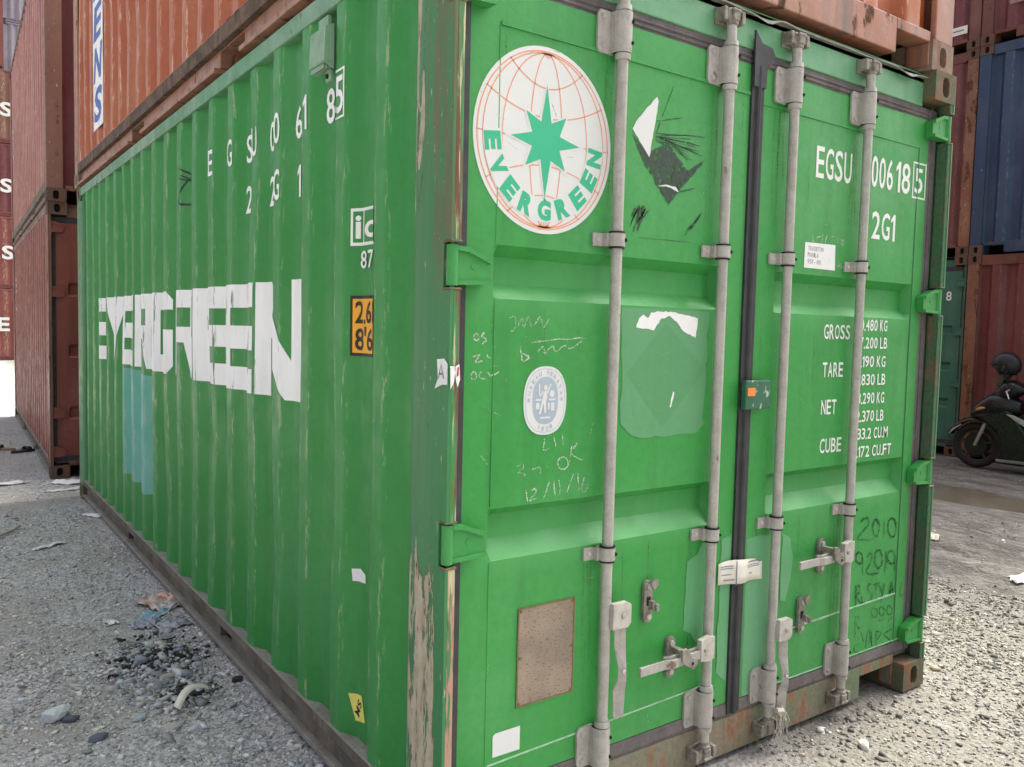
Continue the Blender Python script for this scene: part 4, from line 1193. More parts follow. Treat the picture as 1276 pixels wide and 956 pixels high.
for q in fig: pcs.append((*poly2([E3(*p) for p in q]), 3))
pcs.append((*poly2(ellipse2(*E3(.0, .38), .0065, .008, 12)), 3)); pcs.append((*poly2(ellipse2(*E3(.30, .20), .009, .010, 12)), 3))
door_print(dl, 'oval_seal', pcs, [M['white_film'], M['grey_print'], M['grey_print'], M['white_film']], label='white oval sticker with grey-blue seal and ring of letters')

# data plate with frame and rivets
b = MB()
b.box(.279, .479, .0475, .0490, .421, .701)
for q in ((.274, .484, .416, .4205), (.274, .484, .7015, .706), (.274, .2785, .4205, .7015), (.4795, .484, .4205, .7015)): b.box(q[0], q[1], .0462, .0492, q[2], q[3], 1)
for x in (.284, .474):
    for z in (.426, .56, .696): b.cyl((x, .0476, z), (x, .0440, z), .0042, n=8, m=1)
b.build('data_plate', [M['plate'], plain('brass_brown_frame', (.20, .15, .06), .6, var=.3)], dl)
door_print(dl, 'white_label', [(*poly2([(.197, .354), (.205, .360), (.292, .361), (.292, .291), (.197, .292)]), 0)], [M['white_film']], .0012)

# removed hazard placard: torn white scrap, dark residue and knife scratches
hk = random.Random(9); HATCH = []
for k in range(16):
    a_, b_ = hk.uniform(0, 1), hk.uniform(.2, .9)
    x0_ = .682 + .068 * a_
    HATCH.append((*stroke2([(x0_, 1.887 - hk.uniform(0, .02)), (x0_ - .02 - .03 * b_ * a_, 1.887 - .02 - .09 * b_)], hk.uniform(.002, .006)), 0))
for k in range(7):
    t0 = hk.uniform(0, .5); t1 = t0 + hk.uniform(.2, .5); o_ = hk.uniform(-.006, .006)
    HATCH.append((*stroke2([(.972 - .083 * t0 + o_, 1.888 - .095 * t0), (.972 - .083 * min(t1, 1) + o_, 1.888 - .095 * min(t1, 1))], hk.uniform(.002, .005)), 0))
HATCH.append((*stroke2([(.69, 1.786), (.93, 1.79)], .002), 0))
door_print(dl, 'dark_sticker_residue', [(*poly2(jagged(q, .003, .02, 3)), 0) for q in DARK_DIAMOND[:1]] + HATCH, [M['dark_film']], .0008)
door_print(dl, 'scratches', [(*stroke2(q, .0032), 0) for q in SCRATCH] + [(*stroke2([(.756, 2.10 - .002 * k), (.90 + .012 * k % .06, 2.125 - .011 * k)], .0018), 0) for k in range(8)], [M['dark_film']], .0011)['kind'] = 'stuff'
for q in WHITE_TORN: door_print(dl, 'torn_white_sticker', [(*poly2(jagged(q, .0016, .011, 4)), 0)], [M['white_film']], .0016)
door_print(dl, 'dull_paint_patch', [(*poly2([(p[0], min(p[1], 1.572)) for p in jagged(PATCH_DOOR[0], .005, .03, 6)]), 0), (*poly2(PATCH_DIAMOND[0]), 1)], [M['dull_patch'], M['ghost']], .0006)
for q in TORN_LABEL: door_print(dl, 'torn_label', [(*poly2(jagged(q, .0022, .009, 2)), 0)], [M['paper']], .0014)
door_print(dl, 'pale_paint_patch', [(*poly2([(min(p[0], 1.188), p[1]) for p in jagged(q, .004, .03, 7)]), 0) for q in PALE_L], [M['pale_patch']], .0006)
door_print(dr, 'pale_paint_patch', [(*poly2([(max(p[0], 1.258), max(p[1], .21)) for p in jagged(q, .004, .03, 8)]), 0) for q in PALE_R], [M['pale_patch']], .0006)
door_print(dl, 'chalk_marks', [(*stroke2(q, .0042), 0) for q in CHALK_L], [M['chalk']], .0010, label='pale chalk handwriting and a date')['kind'] = 'stuff'
door_print(dr, 'chalk_marks', [(*stroke2(q, .0042), 0) for q in CHALK_R], [M['chalk']], .0010)['kind'] = 'stuff'
for k0, k1, lb in ((0, 4, 'handwritten number 2010 in dark marker'), (4, 11, 'handwritten number 92019 in dark marker'), (11, 22, 'handwritten word in dark marker below the numbers')):
    door_print(dr, 'handwriting', [(*stroke2(q, .0100), 0) for q in PENCIL[k0:k1]], [M['pencil']], .0010, label=lb)['kind'] = 'stuff'
door_print(dr, 'faint_handwriting', [(*stroke2(q, .0060), 0) for q in PENCIL_FAINT], [M['pencil']], .0010)['kind'] = 'stuff'

# scuffs and dirty runs below the fittings
for d, xa, xb, rods_, sd in ((dl, .10, 1.17, (.58, 1.048), 21), (dr, 1.28, 2.31, (1.39, 1.842), 22)):
    kk = random.Random(sd); sc, rn = [], []
    flats = [(.22, .84), (1.02, 1.56), (1.74, 2.29)]
    for k in range(90):
        za, zb = kk.choice(flats); x, z = kk.uniform(xa, xb), kk.uniform(za, zb)
        L_, a_ = kk.choice((.006, .01, .02, .05)) * kk.uniform(.6, 1.6), kk.gauss(0, .8)
        x1_, z1_ = x + L_ * math.cos(a_), min(max(z + L_ * math.sin(a_), za), zb)
        if abs(x1_ - x) + abs(z1_ - z) > .002: sc.append((*stroke2([(x, z), (x1_, z1_)], kk.uniform(.0012, .0028), k), 0))
    for rx_ in rods_:
        for zt_, zl in ((1.745, 0), (.808, .55), (2.295, .45)):
            if not zl: continue
            for k in range(5):
                x = rx_ - kk.uniform(-.01, .075)
                z0_ = zt_ - (.0 if zt_ < 2 else .005)
                rn.append((*stroke2([(x, z0_), (x + kk.uniform(-.004, .004), z0_ - .5 * zl * kk.uniform(.3, 1)), (x + kk.uniform(-.006, .006), z0_ - zl * kk.uniform(.55, 1))], kk.uniform(.003, .010), k), 0))
    for k in range(14):
        x = kk.uniform(xa, xb); z0_ = kk.choice((.84, 1.56, 2.28)); L_ = kk.uniform(.08, .35)
        rn.append((*stroke2([(x, z0_), (x + kk.uniform(-.003, .003), z0_ - L_ / 2), (x, z0_ - L_)], kk.uniform(.002, .006), k), 0))
    door_print(d, 'scuff_marks', sc, [M['scuff']], .0012)['kind'] = 'stuff'
    door_print(d, 'dirty_runs', rn, [M['run']], .0004)['kind'] = 'stuff'

# white lettering on the right door
T = []
T.append((*fit('EGSU', 1.568, 1.800, 2.078, 2.192, .010), 0))
T.append((*fit('006', 1.925, 2.085, 2.086, 2.208, .010), 0)); T.append((*fit('18', 2.10, 2.215, 2.086, 2.208, .010), 0))
T.append((*fit('5', 2.245, 2.305, 2.098, 2.200, .010), 0))
for q in ([(2.228, 2.220), (2.326, 2.220)], [(2.326, 2.2245), (2.326, 2.0755)], [(2.326, 2.08), (2.228, 2.08)], [(2.232, 2.0845), (2.232, 2.2155)]):
    T.append((*ribbon2(q, .007), 0))
T.append((*fit('2G1', 1.943, 2.118, 1.888, 1.995, .012), 0))
for w_, a, b_, z in (('GROSS', 1.666, 1.840, 1.490), ('TARE', 1.668, 1.805, 1.346), ('NET', 1.670, 1.772, 1.204), ('CUBE', 1.672, 1.818, 1.056)):
    T.append((*fit(w_, a, b_, z, z + .056, .012), 0))
for w_, b_, z in (('30.480 KG', 2.098, 1.526), ('67.200 LB', 2.104, 1.456), ('2.190 KG', 2.098, 1.382), ('4.830 LB', 2.104, 1.310), ('28.290 KG', 2.102, 1.236), ('62.370 LB', 2.104, 1.164), ('33.2 CU.M', 2.142, 1.094), ('1.172 CU.FT', 2.172, 1.022)):
    T.append((*fit(w_, {'33.2 CU.M': 1.918, '1.172 CU.FT': 1.903, '2.190 KG': 1.884, '4.830 LB': 1.884}.get(w_, 1.876), b_, z, z + .045, .012), 0))
box5 = T[4:8]; T = T[:4] + T[8:]
for q in T: door_print(dr, 'white_lettering', [q], [M['white_paint']], .0010)
door_print(dr, 'check_digit_box', box5, [M['white_paint']], .0010)
door_print(dr, 'paper_label', [(*poly2([(1.528, 1.840), (1.713, 1.843), (1.718, 1.748), (1.526, 1.748)]), 0)] +
           [(*fit(w_, 1.545, x1_, z, z + .016, .0), 1) for w_, x1_, z in (('TRADETON', 1.640, 1.812), ('MANILA', 1.612, 1.788), ('951 - 80', 1.628, 1.764))], [M['paper'], M['ink']], .0012)
# customs paper glued across the gasket
xs = np.linspace(1.12, 1.350, 14); v = []
for x in xs:
    yb = .0465 - (.0205 * math.exp(-((x - 1.222) / .045) ** 2)) - .004 * max(0, (x - 1.3) / .05)
    top = .712 + .008 * math.sin((x - 1.12) * 22) - (.012 if x > 1.33 else 0)
    bot = .638 - .010 * (x - 1.12) / .23
    v += [(x, yb - .003 * k * (1 if x > 1.28 else .2), top + (bot - top) * k) for k in (0, .33, .66, 1)]
n = len(xs)
b = MB().add(v, [(4 * i + k, 4 * i + 4 + k, 4 * i + 5 + k, 4 * i + 1 + k) for i in range(n - 1) for k in range(3)])
o = b.build('customs_paper', M['cream_paper'], dr, smooth=60, label='cream paper slip glued across the door gap')
sm = o.modifiers.new('t', 'SOLIDIFY'); sm.thickness = .0006

pp = MB()
def py_(x): return .0465 - (.0205 * math.exp(-((x - 1.222) / .045) ** 2)) - .004 * max(0, (x - 1.3) / .05) - .0026
for (xa, xb, z, h) in ((1.130, 1.185, .698, .003), (1.130, 1.185, .690, .003), (1.27, 1.335, .697, .0045), (1.26, 1.335, .686, .0025), (1.265, 1.335, .679, .0025), (1.135, 1.18, .668, .003), (1.28, 1.31, .655, .004), (1.145, 1.19, .648, .004)):
    q = np.linspace(xa, xb, 6)
    v = [(x, py_(x), z + d) for x in q for d in (0, h)]
    pp.add(v, [(2 * i, 2 * i + 1, 2 * i + 3, 2 * i + 2) for i in range(5)])
q = [1.194, 1.198]
pp.add([(x, py_(x) - .001, z) for x in q for z in (.63, .715)], [(0, 1, 3, 2)])
pp.build('paper_print', M['ink'], dr, recalc=False)['kind'] = 'stuff'

# frayed rope end hanging from a lock rod
rp = MB()
rr = random.Random(5)
for k in range(26):
    x0, z0_ = 1.412 + rr.uniform(-.012, .018), .135 + rr.uniform(-.02, .03)
    pts = [(x0, -.012 + rr.uniform(-.006, .006), z0_)]
    dx, L_ = rr.uniform(-.35, .45), rr.uniform(.05, .125)
    for q in range(1, 6):
        pts.append((x0 + dx * L_ * q / 5 + rr.uniform(-.006, .006), -.014 - rr.uniform(0, .014), max(.012, z0_ - L_ * q / 5)))
    rp.tube(pts, .0012, 4)
rp.cyl((1.395, -.012, .150), (1.43, -.014, .142), .010, n=8)
tag(rp.build('frayed_rope', plain('frayed_white_fibre', (.55, .52, .45), .9, var=.3)), 'frayed scrap of whitish rope hanging from a lock rod foot', 'rope')


# ------------------------------------------------------------------ other containers
def orange_dent(S, Z):
    return .012 * np.clip(fbm(S * 1.3, Z * 1.6, 12) + .1, -.2, 1) + .003 * vnoise2(S * 7, Z * 5, 9)

O = container('shipping_container', 'orange container stacked on the green container with the globe emblem', (-.015, .012, H20 + .001), 0,
              M['orange_wall'], M['orange_frame'], M['casting_rust2'], pitch=.272, phase=.40, dent=orange_dent, pockets=(1.84, 3.72),
              rails=(M['orange_frame'], M['orange_rail_dark'], M['orange_frame'], M['orange_frame']), side_z=.185, nz=24)
posts(O, M['orange_frame'])
sill(O, M['orange_frame'], 0, 1, .012)
sill(O, M['orange_frame'], L20, -1, .012)
header(O, M['orange_frame'], 0, 1, .012); header(O, M['orange_frame'], L20, -1, .012)
# white strip with stacked blue letters near the far end
b = MB()
strip_y0, strip_y1 = 5.10, 4.72
b.prism([(strip_y0, .30), (strip_y0, 2.40), (strip_y1, 2.40), (strip_y1, .30)], 'x', .000, .004, 0)
blue = plain('blue_lettering_film', (.06, .13, .46), .5, var=.15)
for i, ch in enumerate('   RENS'):
    zt_ = 2.36 - i * .292
    if ch == ' ': continue
    v, f = fit(ch, strip_y0 - .05, strip_y1 + .04, zt_ - .262, zt_ - .02, .03)
    b.add([(-.0015, p[0] - (p[1] - zt_ + .14) * .25, p[1]) for p in v], f, 1)
b.build('lettering_panel', [M['white_chip'], blue], O, recalc=False, label='white strip with stacked blue letters')

RA = R(-1.9)
D1 = container('shipping_container', 'rust red container standing on the ground behind the green container', (-.115, 6.99, 0), RA, M['red_wall'], M['red_frame'], M['casting_red'],
               end='door', pitch=.278, phase=.40, rails=(M['red_frame'], M['rail_dirty'], M['rail_dirty'], M['rail_lip']), nz=2)
posts(D1, M['red_frame'], ys=(1,))
for x, sx in ((0, 1), (W20, -1)):
    b = MB()
    b.box(*sorted((x + sx * .001, x + sx * .012)), .004, .20, .118, H20 - .118); b.box(*sorted((x + sx * .012, x + sx * .03)), .004, .05, .118, H20 - .118)
    b.build('corner_post', M['red_frame'], D1, bevel=.004)
simple_doors(D1, M['red_wall'], M['red_wall'], ((.55, .68), (1.14, 1.27), (1.72, 1.85)), (2.36, 1.76, .62, .25))
sill(D1, M['red_frame'], 0, 1, .05); sill(D1, M['red_frame'], L20, -1, .012)
header(D1, M['red_frame'], 0, 1, .05); header(D1, M['red_frame'], L20, -1, .012)
b = MB()
for k in (0, 1, 2, 5):
    b.box(.0035, .0055, 5.262, 5.318, 2.04 - .085 * k, 2.09 - .085 * k)
b.build('code_lettering', M['white_paint'], D1, recalc=False)

D2 = container('shipping_container', 'faded pinkish red container stacked on the rust red container', (-.125, 6.975, H20 + .001), RA, M['pink_wall'], M['pink_frame'], M['casting_red'],
               pitch=.278, phase=.40, rails=(M['orange_rail_dark'], M['rail_dirty'], M['pink_frame'], M['rail_dirty']), side_z=.185, end_mat=M['maroon_wall'])
posts(D2, M['pink_frame'])
sill(D2, M['pink_frame'], 0, 1, .012); sill(D2, M['pink_frame'], L20, -1, .012)
header(D2, M['pink_frame'], 0, 1, .012); header(D2, M['pink_frame'], L20, -1, .012)
b = MB()
for k in (0, 1, 2, 4):
    b.box(.0035, .0055, 5.285, 5.355, 1.56 - .09 * k, 1.62 - .09 * k)
b.build('code_lettering', M['white_paint'], D2, recalc=False)

# unseen pair added to block sun through the gap behind the green stack
for k, (lb, w_, f_) in enumerate((('unseen dark red container added to block sun, on the ground behind the green one', 'maroon_wall', 'maroon_frame'), ('unseen red container added to block sun, stacked on the dark red one', 'red_wall', 'red_frame'))):
    t = container('shipping_container', lb, (2.62, 5.50, k * (H20 + .001)), R(-.6), M[w_], M[f_], M['casting_red'])
    posts(t, M[f_]); sill(t, M[f_], 0, 1, .012); header(t, M[f_], 0, 1, .012); sill(t, M[f_], L20, -1, .012); header(t, M[f_], L20, -1, .012)

# stack across the yard, its container ends facing the aisle
RX, RYA, RYB = 9.78, 5.945, 3.490
def end_container(loc, label, wall, frame, cast, end='wall', notch=True, post=None):
    t = container('shipping_container', label, loc, R(-90), wall, frame, cast, end=end, pitch=.278, far=False)
    if end == 'wall':
        posts(t, post or frame)
        sill(t, frame, 0, 1, .012, notch=notch); header(t, frame, 0, 1, .012)
    else:
        posts(t, frame, ys=(1,))
        for x, sx in ((0, 1), (W20, -1)):
            b = MB()
            b.box(*sorted((x + sx * .001, x + sx * .012)), .004, .20, .118, H20 - .118); b.box(*sorted((x + sx * .012, x + sx * .03)), .004, .05, .118, H20 - .118)
            b.build('corner_post', frame, t, bevel=.004)
        sill(t, frame, 0, 1, .05); header(t, frame, 0, 1, .05)
    sill(t, frame, L20, -1, .012); header(t, frame, L20, -1, .012)
    return t
TE = end_container((RX + .02, RYA, 0), 'teal green container with doors shut, on the ground beside the scooter', M['teal_wall'], M['teal_frame'], M['casting_red'], 'door')
simple_doors(TE, M['teal_wall'], M['teal_wall'], ((.62, .75), (1.10, 1.22), (1.58, 1.70)), (2.25, 1.62, .95, .32))
b = MB()
for w_, xa, xb in (('89', 1.93, 2.10), ('8', 2.17, 2.24)):
    v, f = fit(w_, xa, xb, 2.02, 2.14, .01); b.add([(p[0], .0488, p[1]) for p in v], f)
v, f = fit('1', 1.96, 2.0, .82, .93, .01); b.add([(p[0], .0488, p[1]) for p in v], f)
b.build('code_lettering', M['white_chip'], TE, recalc=False)
RB = end_container((RX, RYB, 0), 'dull red container on the ground directly behind the scooter', M['maroon_wall'], M['maroon_frame'], M['casting_red'], post=M['rusty_frame'])
DR2 = end_container((RX + .03, RYA, H20 + .001), 'dark red container stacked on the teal container', M['maroon_wall'], M['maroon_frame'], M['casting_red'], post=M['rusty_frame'])
BL = end_container((RX + .01, RYB, H20 + .001), 'dark blue container stacked above the scooter', M['blue_wall'], M['blue_frame'], M['casting_red'])
DR3 = end_container((RX + .02, RYA, 2 * (H20 + .001)), 'dark red container with small white label, topmost above the teal container', M['maroon_wall'], M['maroon_frame'], M['casting_red'])
MB().box(2.02, 2.27, -.0, .010, .22, .32).build('white_label', M['paper'], DR3)
MB().box(2.06, 2.23, -.002, -.0005, .262, .278).build('label_print', M['ink'], DR3)
MR3 = end_container((RX, RYB, 2 * (H20 + .001)), 'maroon container stacked on the dark blue container', M['maroon_wall'], M['maroon_frame'], M['casting_red'])
MB().box(.32, 1.6, .008, .0115, .42, .50).build('pale_stripe', plain('pale_worn_stripe', (.35, .22, .21), .6, var=.4), MR3)

for y_, lb, w_, f_ in ((RYA, 'unseen brown red container added for its shadow, fourth level above the teal container', 'red_wall', 'red_frame'), (RYB, 'unseen brown red container added for its shadow, fourth level above the dark blue container', 'red_wall', 'red_frame')):
    end_container((RX + .01, y_, 3 * (H20 + .001)), lb, M[w_], M[f_], M['casting_red'])  # out-of-view level added so the stack's shadow reaches further over the ground

# far stack at the end of the aisle, long sides facing the camera
FX, FY = 1.52, 33.4
walls = ['brick_wall', 'brick_wall', 'maroon_wall', 'brown_wall', 'brick_wall', 'brick_wall']
words = ['E', 'ES', 'S', 'ES', None, None]
lab = ['brick red container with white letter E, at the foot of the far stack',
       'brick red container with white letters ES, second from the ground in the far stack',
       'maroon container with white letter S, third from the ground in the far stack',
       'brown container with white letters ES, fourth from the ground in the far stack',
       'brick red container without letters, fifth from the ground in the far stack',
       'brick red container topmost in the far stack']
for k in range(6):
    t = container('shipping_container', lab[k], (FX + (.36 if k < 4 else 0), FY + .02 * (k % 3), k * (H20 + .001)), R(90), M[walls[k]], M['brick_frame'], M['casting_red'], far=True)
    posts(t, M['brick_frame']); sill(t, M['brick_frame'], 0, 1, .012); header(t, M['brick_frame'], 0, 1, .012)
    sill(t, M['brick_frame'], L20, -1, .012); header(t, M['brick_frame'], L20, -1, .012)
    if words[k]:
        off = {0: .20, 1: .03, 2: .05, 3: .03}[k]
        b = MB()
        n_ = len(words[k])
        for i, ch in enumerate(words[k]):
            ye = .10 + off + .44 * (n_ - 1 - i)
            zc_ = {0: 1.05, 1: 1.05, 2: .85, 3: .95}[k]
            v, f = fit(ch, ye + .38, ye, zc_, zc_ + .50, .03)
            b.add([(-.004, *p) for p in v], f)
        b.build('lettering', M['white_paint'], t, recalc=False)
for k in range(6):
    t = container('shipping_container', 'grey blue container, %s in the stack behind the far red stack' % ('lowest', 'second from ground', 'third from ground', 'fourth from ground', 'fifth from ground', 'topmost')[k],
                  (FX + .12 + L20, FY + 3.0, k * (H20 + .001)), R(90), M['grey_wall'], M['grey_wall'], M['casting_red'], far=True)
    posts(t, M['grey_wall']); sill(t, M['grey_wall'], L20, -1, .012); header(t, M['grey_wall'], L20, -1, .012); sill(t, M['grey_wall'], 0, 1, .012); header(t, M['grey_wall'], 0, 1, .012)

# ------------------------------------------------------------------ ground
def gz(x, y):
    """ground relief; kept at or below 0 under the containers"""
    x = np.asarray(x, float); y = np.asarray(y, float)
    z = .012 * fbm(x * .9, y * .9, 40) + .010 * fbm(x * 4.5, y * 4.5, 41, 3)
    rut = np.clip((x - 3.0) / .8, 0, 1) * np.clip((9.0 - x) / .8, 0, 1) * np.clip((14 - np.abs(y)) / 3, 0, 1)
    wob = .25 * fbm(y * .5, x * .1, 44, 2)
    for c, a, w in ((3.7, -.03, .09), (4.05, .028, .09), (4.4, -.040, .10), (4.75, .034, .09), (5.1, -.045, .11), (5.5, .034, .10), (5.9, -.04, .12), (6.3, .03, .12)):
        z = z + rut * a * np.exp(-((x + wob - c) / w) ** 2) * (.6 + .5 * fbm(x * 2, y * 1.3, 45, 2))
    z = z + rut * .026 * fbm(x * 7, y * 3, 46, 3)
    # shallow hollow holding the puddle
    pd = np.exp(-(((x - 7.3) / .65) ** 2 + ((y - 2.1) / 1.6) ** 2) * 1.2)
    z = z * (1 - np.clip(pd * 1.3, 0, 1)) - .05 * pd
    def inside(x0, x1, y0, y1, m_=.25):
        dx = np.maximum(np.maximum(x0 - x, x - x1), 0); dy = np.maximum(np.maximum(y0 - y, y - y1), 0)
        return np.clip(1 - np.hypot(dx, dy) / m_, 0, 1)
    near = np.maximum.reduce([inside(0, 2.44, 0, 6.06), inside(-.13, 2.55, 6.95, 13.1), inside(9.7, 16, 1.0, 6.0), inside(2.6, 5.2, 5.4, 11.7), inside(-5, 8.5, 33, 39.5), inside(8.4, 9.5, 1.2, 3.4, .4)])
    return z * (1 - near) - .004 * near - .004

def axis(lo, hi, f0, f1, step, far):
    a = list(np.arange(f0, f1 + 1e-6, step))
    s = step; p = f0
    left = []
    while p > lo:
        s *= 1.22; p -= s; left.append(max(p, lo))
    s = step; p = a[-1]; right_ = []
    while p < hi:
        s *= 1.22; p += s; right_.append(min(p, hi))
    return np.array(left[::-1] + a + right_)
gx = axis(-400, 400, -1.8, 9.6, .035, 0); gy = axis(-400, 600, -1.4, 9.0, .035, 0)
GX, GY = np.meshgrid(gx, gy)
GZ = gz(GX, GY)
nx, ny = len(gx), len(gy)
idx = np.arange(nx * ny).reshape(ny, nx)
quads = np.stack([idx[:-1, :-1], idx[:-1, 1:], idx[1:, 1:], idx[1:, :-1]], -1).reshape(-1, 4)
me = bpy.data.meshes.new('ground')
me.vertices.add(nx * ny); me.vertices.foreach_set('co', np.stack([GX, GY, GZ], -1).astype(np.float32).ravel())
me.loops.add(quads.size); me.loops.foreach_set('vertex_index', quads.ravel().astype(np.int32))
me.polygons.add(len(quads)); me.polygons.foreach_set('loop_start', np.arange(0, quads.size, 4, dtype=np.int32))
me.polygons.foreach_set('use_smooth', np.ones(len(quads), bool))
me.update(); me.validate()

def ground_mat():
    m = Mat('crushed_stone_yard')
    P = m.tc
    d = m.noise(6, 3, vec=P, out=1)
    w = m.t.nodes.new('ShaderNodeVectorMath'); w.operation = 'MULTIPLY_ADD'
    m.t.links.new(d, w.inputs[0]); w.inputs[1].default_value = (.03, .03, .03); m.t.links.new(P, w.inputs[2])
    P2 = w.outputs[0]
    c1 = m.sep(m.vor(95, P2, out='Color')); c2 = m.sep(m.vor(38, P2, out='Color'))
    g1 = m.mix(m.ramp(c1[0], 0, 1), (.28, .28, .276), (.62, .615, .595))
    g2 = m.mix(m.ramp(c2[1], 0, 1), (.28, .28, .276), (.60, .59, .57))
    g = m.mix(m.ramp(c2[0], .55, .75), g1, g2)
    # pale powdered stone and brown mud, each with its own patches
    pale = m.ramp(m.noise(.8, 5, .6), .42, .62)
    g = m.mix(m.math('MULTIPLY', pale, .5), g, (.42, .405, .365))
    xyz = m.sep()
    mud_r = m.math('MULTIPLY', m.ramp(xyz[0], 2.9, 4.1), m.ramp(m.noise(1, 5, .6, m.map((1.2, .5, 1))), .18, .42))
    mud_l = m.math('MULTIPLY', m.ramp(xyz[0], 1.5, 0, 0, 1), m.ramp(m.noise(1.0, 4, .55, m.map((1, 1, 1), loc=(4.2, 1.6, 0))), .50, .66))
    mud = mud_r
    g = m.mix(m.math('MULTIPLY', mud_l, .6), g, m.mix(m.noise(20, 5), (.27, .245, .205), (.38, .355, .31)))
    mc = m.mix(m.ramp(m.noise(14, 6, .65), .35, .65), (.095, .083, .070), (.165, .152, .134))
    mc = m.mix(m.ramp(m.noise(1, 6, .65, m.map((5.5, 1.3, 1))), .47, .57), mc, (.045, .039, .033))
    mc = m.mix(m.ramp(m.noise(1, 7, .65, m.map((6, 2.2, 1), loc=(3, 8, 0))), .56, .64, 0, .8), mc, (.27, .255, .225))
    g = m.mix(m.math('MULTIPLY', mud, .88), g, mc)
    # sandy, sun-dried fines in front of the doors
    sand = m.math('MULTIPLY', m.math('MULTIPLY', m.ramp(xyz[0], .8, 1.6), m.ramp(xyz[0], 4.6, 3.4)), m.ramp(m.noise(2.2, 5, .6), .10, .42))
    g = m.mix(m.math('MULTIPLY', sand, .92), g, m.mix(c1[1], (.16, .152, .128), (.24, .228, .195)))
    for cx_, cy_, r0, r1 in ((-.25, 2.02, .10, .34), (-.235, 1.60, .04, .15)):      # ash of a small fire
        vd = m.t.nodes.new('ShaderNodeVectorMath'); vd.operation = 'DISTANCE'
        m.t.links.new(m.map((1, .75, 0)), vd.inputs[0]); vd.inputs[1].default_value = (cx_, cy_ * .75, 0)
        ash = m.math('MULTIPLY', m.ramp(vd.outputs['Value'], r0, r1, 1, 0), m.ramp(m.noise(16, 5, .65), .38, .56))
        g = m.mix(m.math('MULTIPLY', ash, .85), g, (.035, .034, .034))
    g = m.mix(m.ramp(m.noise(260, 2), .35, .7, 0, .42), g, (.085, .083, .077))
    h = m.math('SUBTRACT', m.math('ADD', m.math('MULTIPLY', c1[2], .35), m.noise(45, 6, .65)), m.math('MULTIPLY', m.vor(95, P2), .5))
    h2 = m.math('ADD', m.math('MULTIPLY', m.vor(38, P2), -.8), m.noise(12, 5))
    nb = m.bump(h2, .55, .02); nb = m.bump(h, .6, .008, nb)
    return m.done(g, m.ramp(mud, 0, 1, .92, .72), nb, 0, .25)
ground = link('ground', me); me.materials.append(ground_mat())
tag(ground, 'grey crushed stone and mud yard', 'ground', kind='structure')

# muddy puddle
PUD = [(7.3 + 1.15 * math.cos(q / 12 * math.pi), 2.1 + 2.3 * math.sin(q / 12 * math.pi)) for q in range(24)]
_ = [(7.56, 2.74), (7.75, 2.72), (7.9, 2.55), (7.98, 2.2), (7.96, 1.92), (7.7, 1.55), (7.3, 1.1), (6.95, 1.05), (6.77, 1.42), (6.61, 1.65), (6.69, 2.05), (6.75, 2.2), (6.87, 2.38), (7.2, 2.6)]
v, f = poly2(PUD)
pm = Mat('brown_muddy_water')
pud = MB().add([(p[0], p[1], -.034) for p in v], f).build('puddle', pm.done(pm.mix(pm.ramp(pm.noise(3, 4), .3, .7), (.115, .095, .072), (.155, .132, .10)), .26, pm.bump(pm.noise(9, 2), .03, .01), 0, .5), recalc=False)
tag(pud, 'shallow brown puddle in the ruts', 'puddle', kind='structure')

# ------------------------------------------------------------------ gravel
def stone_mat(name, attr='tint'):
    m = Mat(name)
    c = m.attr(attr, 'Color')
    k = m.mix(m.ramp(m.noise(70, 4), .35, .7, 0, .45), c, m.mix(.5, c, (.05, .05, .05)))
    return m.done(k, .85, m.bump(m.noise(120, 4), .3, .003), 0, .3)
M['stones'] = stone_mat('gravel_stone')

CH_V = np.array([(x, y, z) for x in (-1, 1) for y in (-1, 1) for z in (-1, 1)]) * .72
CH_F = np.array([(0, 1, 3), (0, 3, 2), (4, 6, 7), (4, 7, 5), (0, 4, 5), (0, 5, 1), (2, 3, 7), (2, 7, 6), (0, 2, 6), (0, 6, 4), (1, 5, 7), (1, 7, 3)])

def scatter(name, xy, size, tint, mat, flat=.38, sink=.3, z0=None, jag=.5, long_=1.0):
    n = len(xy)
    k = rng
    v = np.repeat(CH_V[None], n, 0) * (1 + jag * k.uniform(-1, 1, (n, 8, 3)))
    # cut to angular chips
    sc = np.stack([k.uniform(.75, 1.35, n) * long_, k.uniform(.6, 1.05, n), k.uniform(.7, 1.2, n) * flat], 1) * size[:, None]
    v = v * sc[:, None, :]
    q = k.uniform(0, 2 * np.pi, n); c, s = np.cos(q), np.sin(q)
    tl = k.normal(0, .45, n); ct, st_ = np.cos(tl), np.sin(tl)
    x = v[..., 0] * ct[:, None] + v[..., 2] * st_[:, None]; z = -v[..., 0] * st_[:, None] + v[..., 2] * ct[:, None]; y = v[..., 1]
    X = x * c[:, None] - y * s[:, None] + xy[:, :1]; Y = x * s[:, None] + y * c[:, None] + xy[:, 1:]
    Zb = gz(xy[:, 0], xy[:, 1]) if z0 is None else z0
    Z = z + (Zb + size * flat * (1 - sink * 2))[:, None]
    V = np.stack([X, Y, Z], -1).reshape(-1, 3).astype(np.float32)
    F = (CH_F[None] + (np.arange(n) * 8)[:, None, None]).reshape(-1, 3).astype(np.int32)
    me = bpy.data.meshes.new(name)
    me.vertices.add(len(V)); me.vertices.foreach_set('co', V.ravel())
    me.loops.add(F.size); me.loops.foreach_set('vertex_index', F.ravel())
    me.polygons.add(len(F)); me.polygons.foreach_set('loop_start', np.arange(0, F.size, 3, dtype=np.int32))
    a = me.attributes.new('tint', 'FLOAT_COLOR', 'POINT')
    a.data.foreach_set('color', np.concatenate([np.repeat(tint, 8, 0), np.ones((n * 8, 1))], 1).astype(np.float32).ravel())
    me.materials.append(mat); me.update(); me.validate()
    return link(name, me)

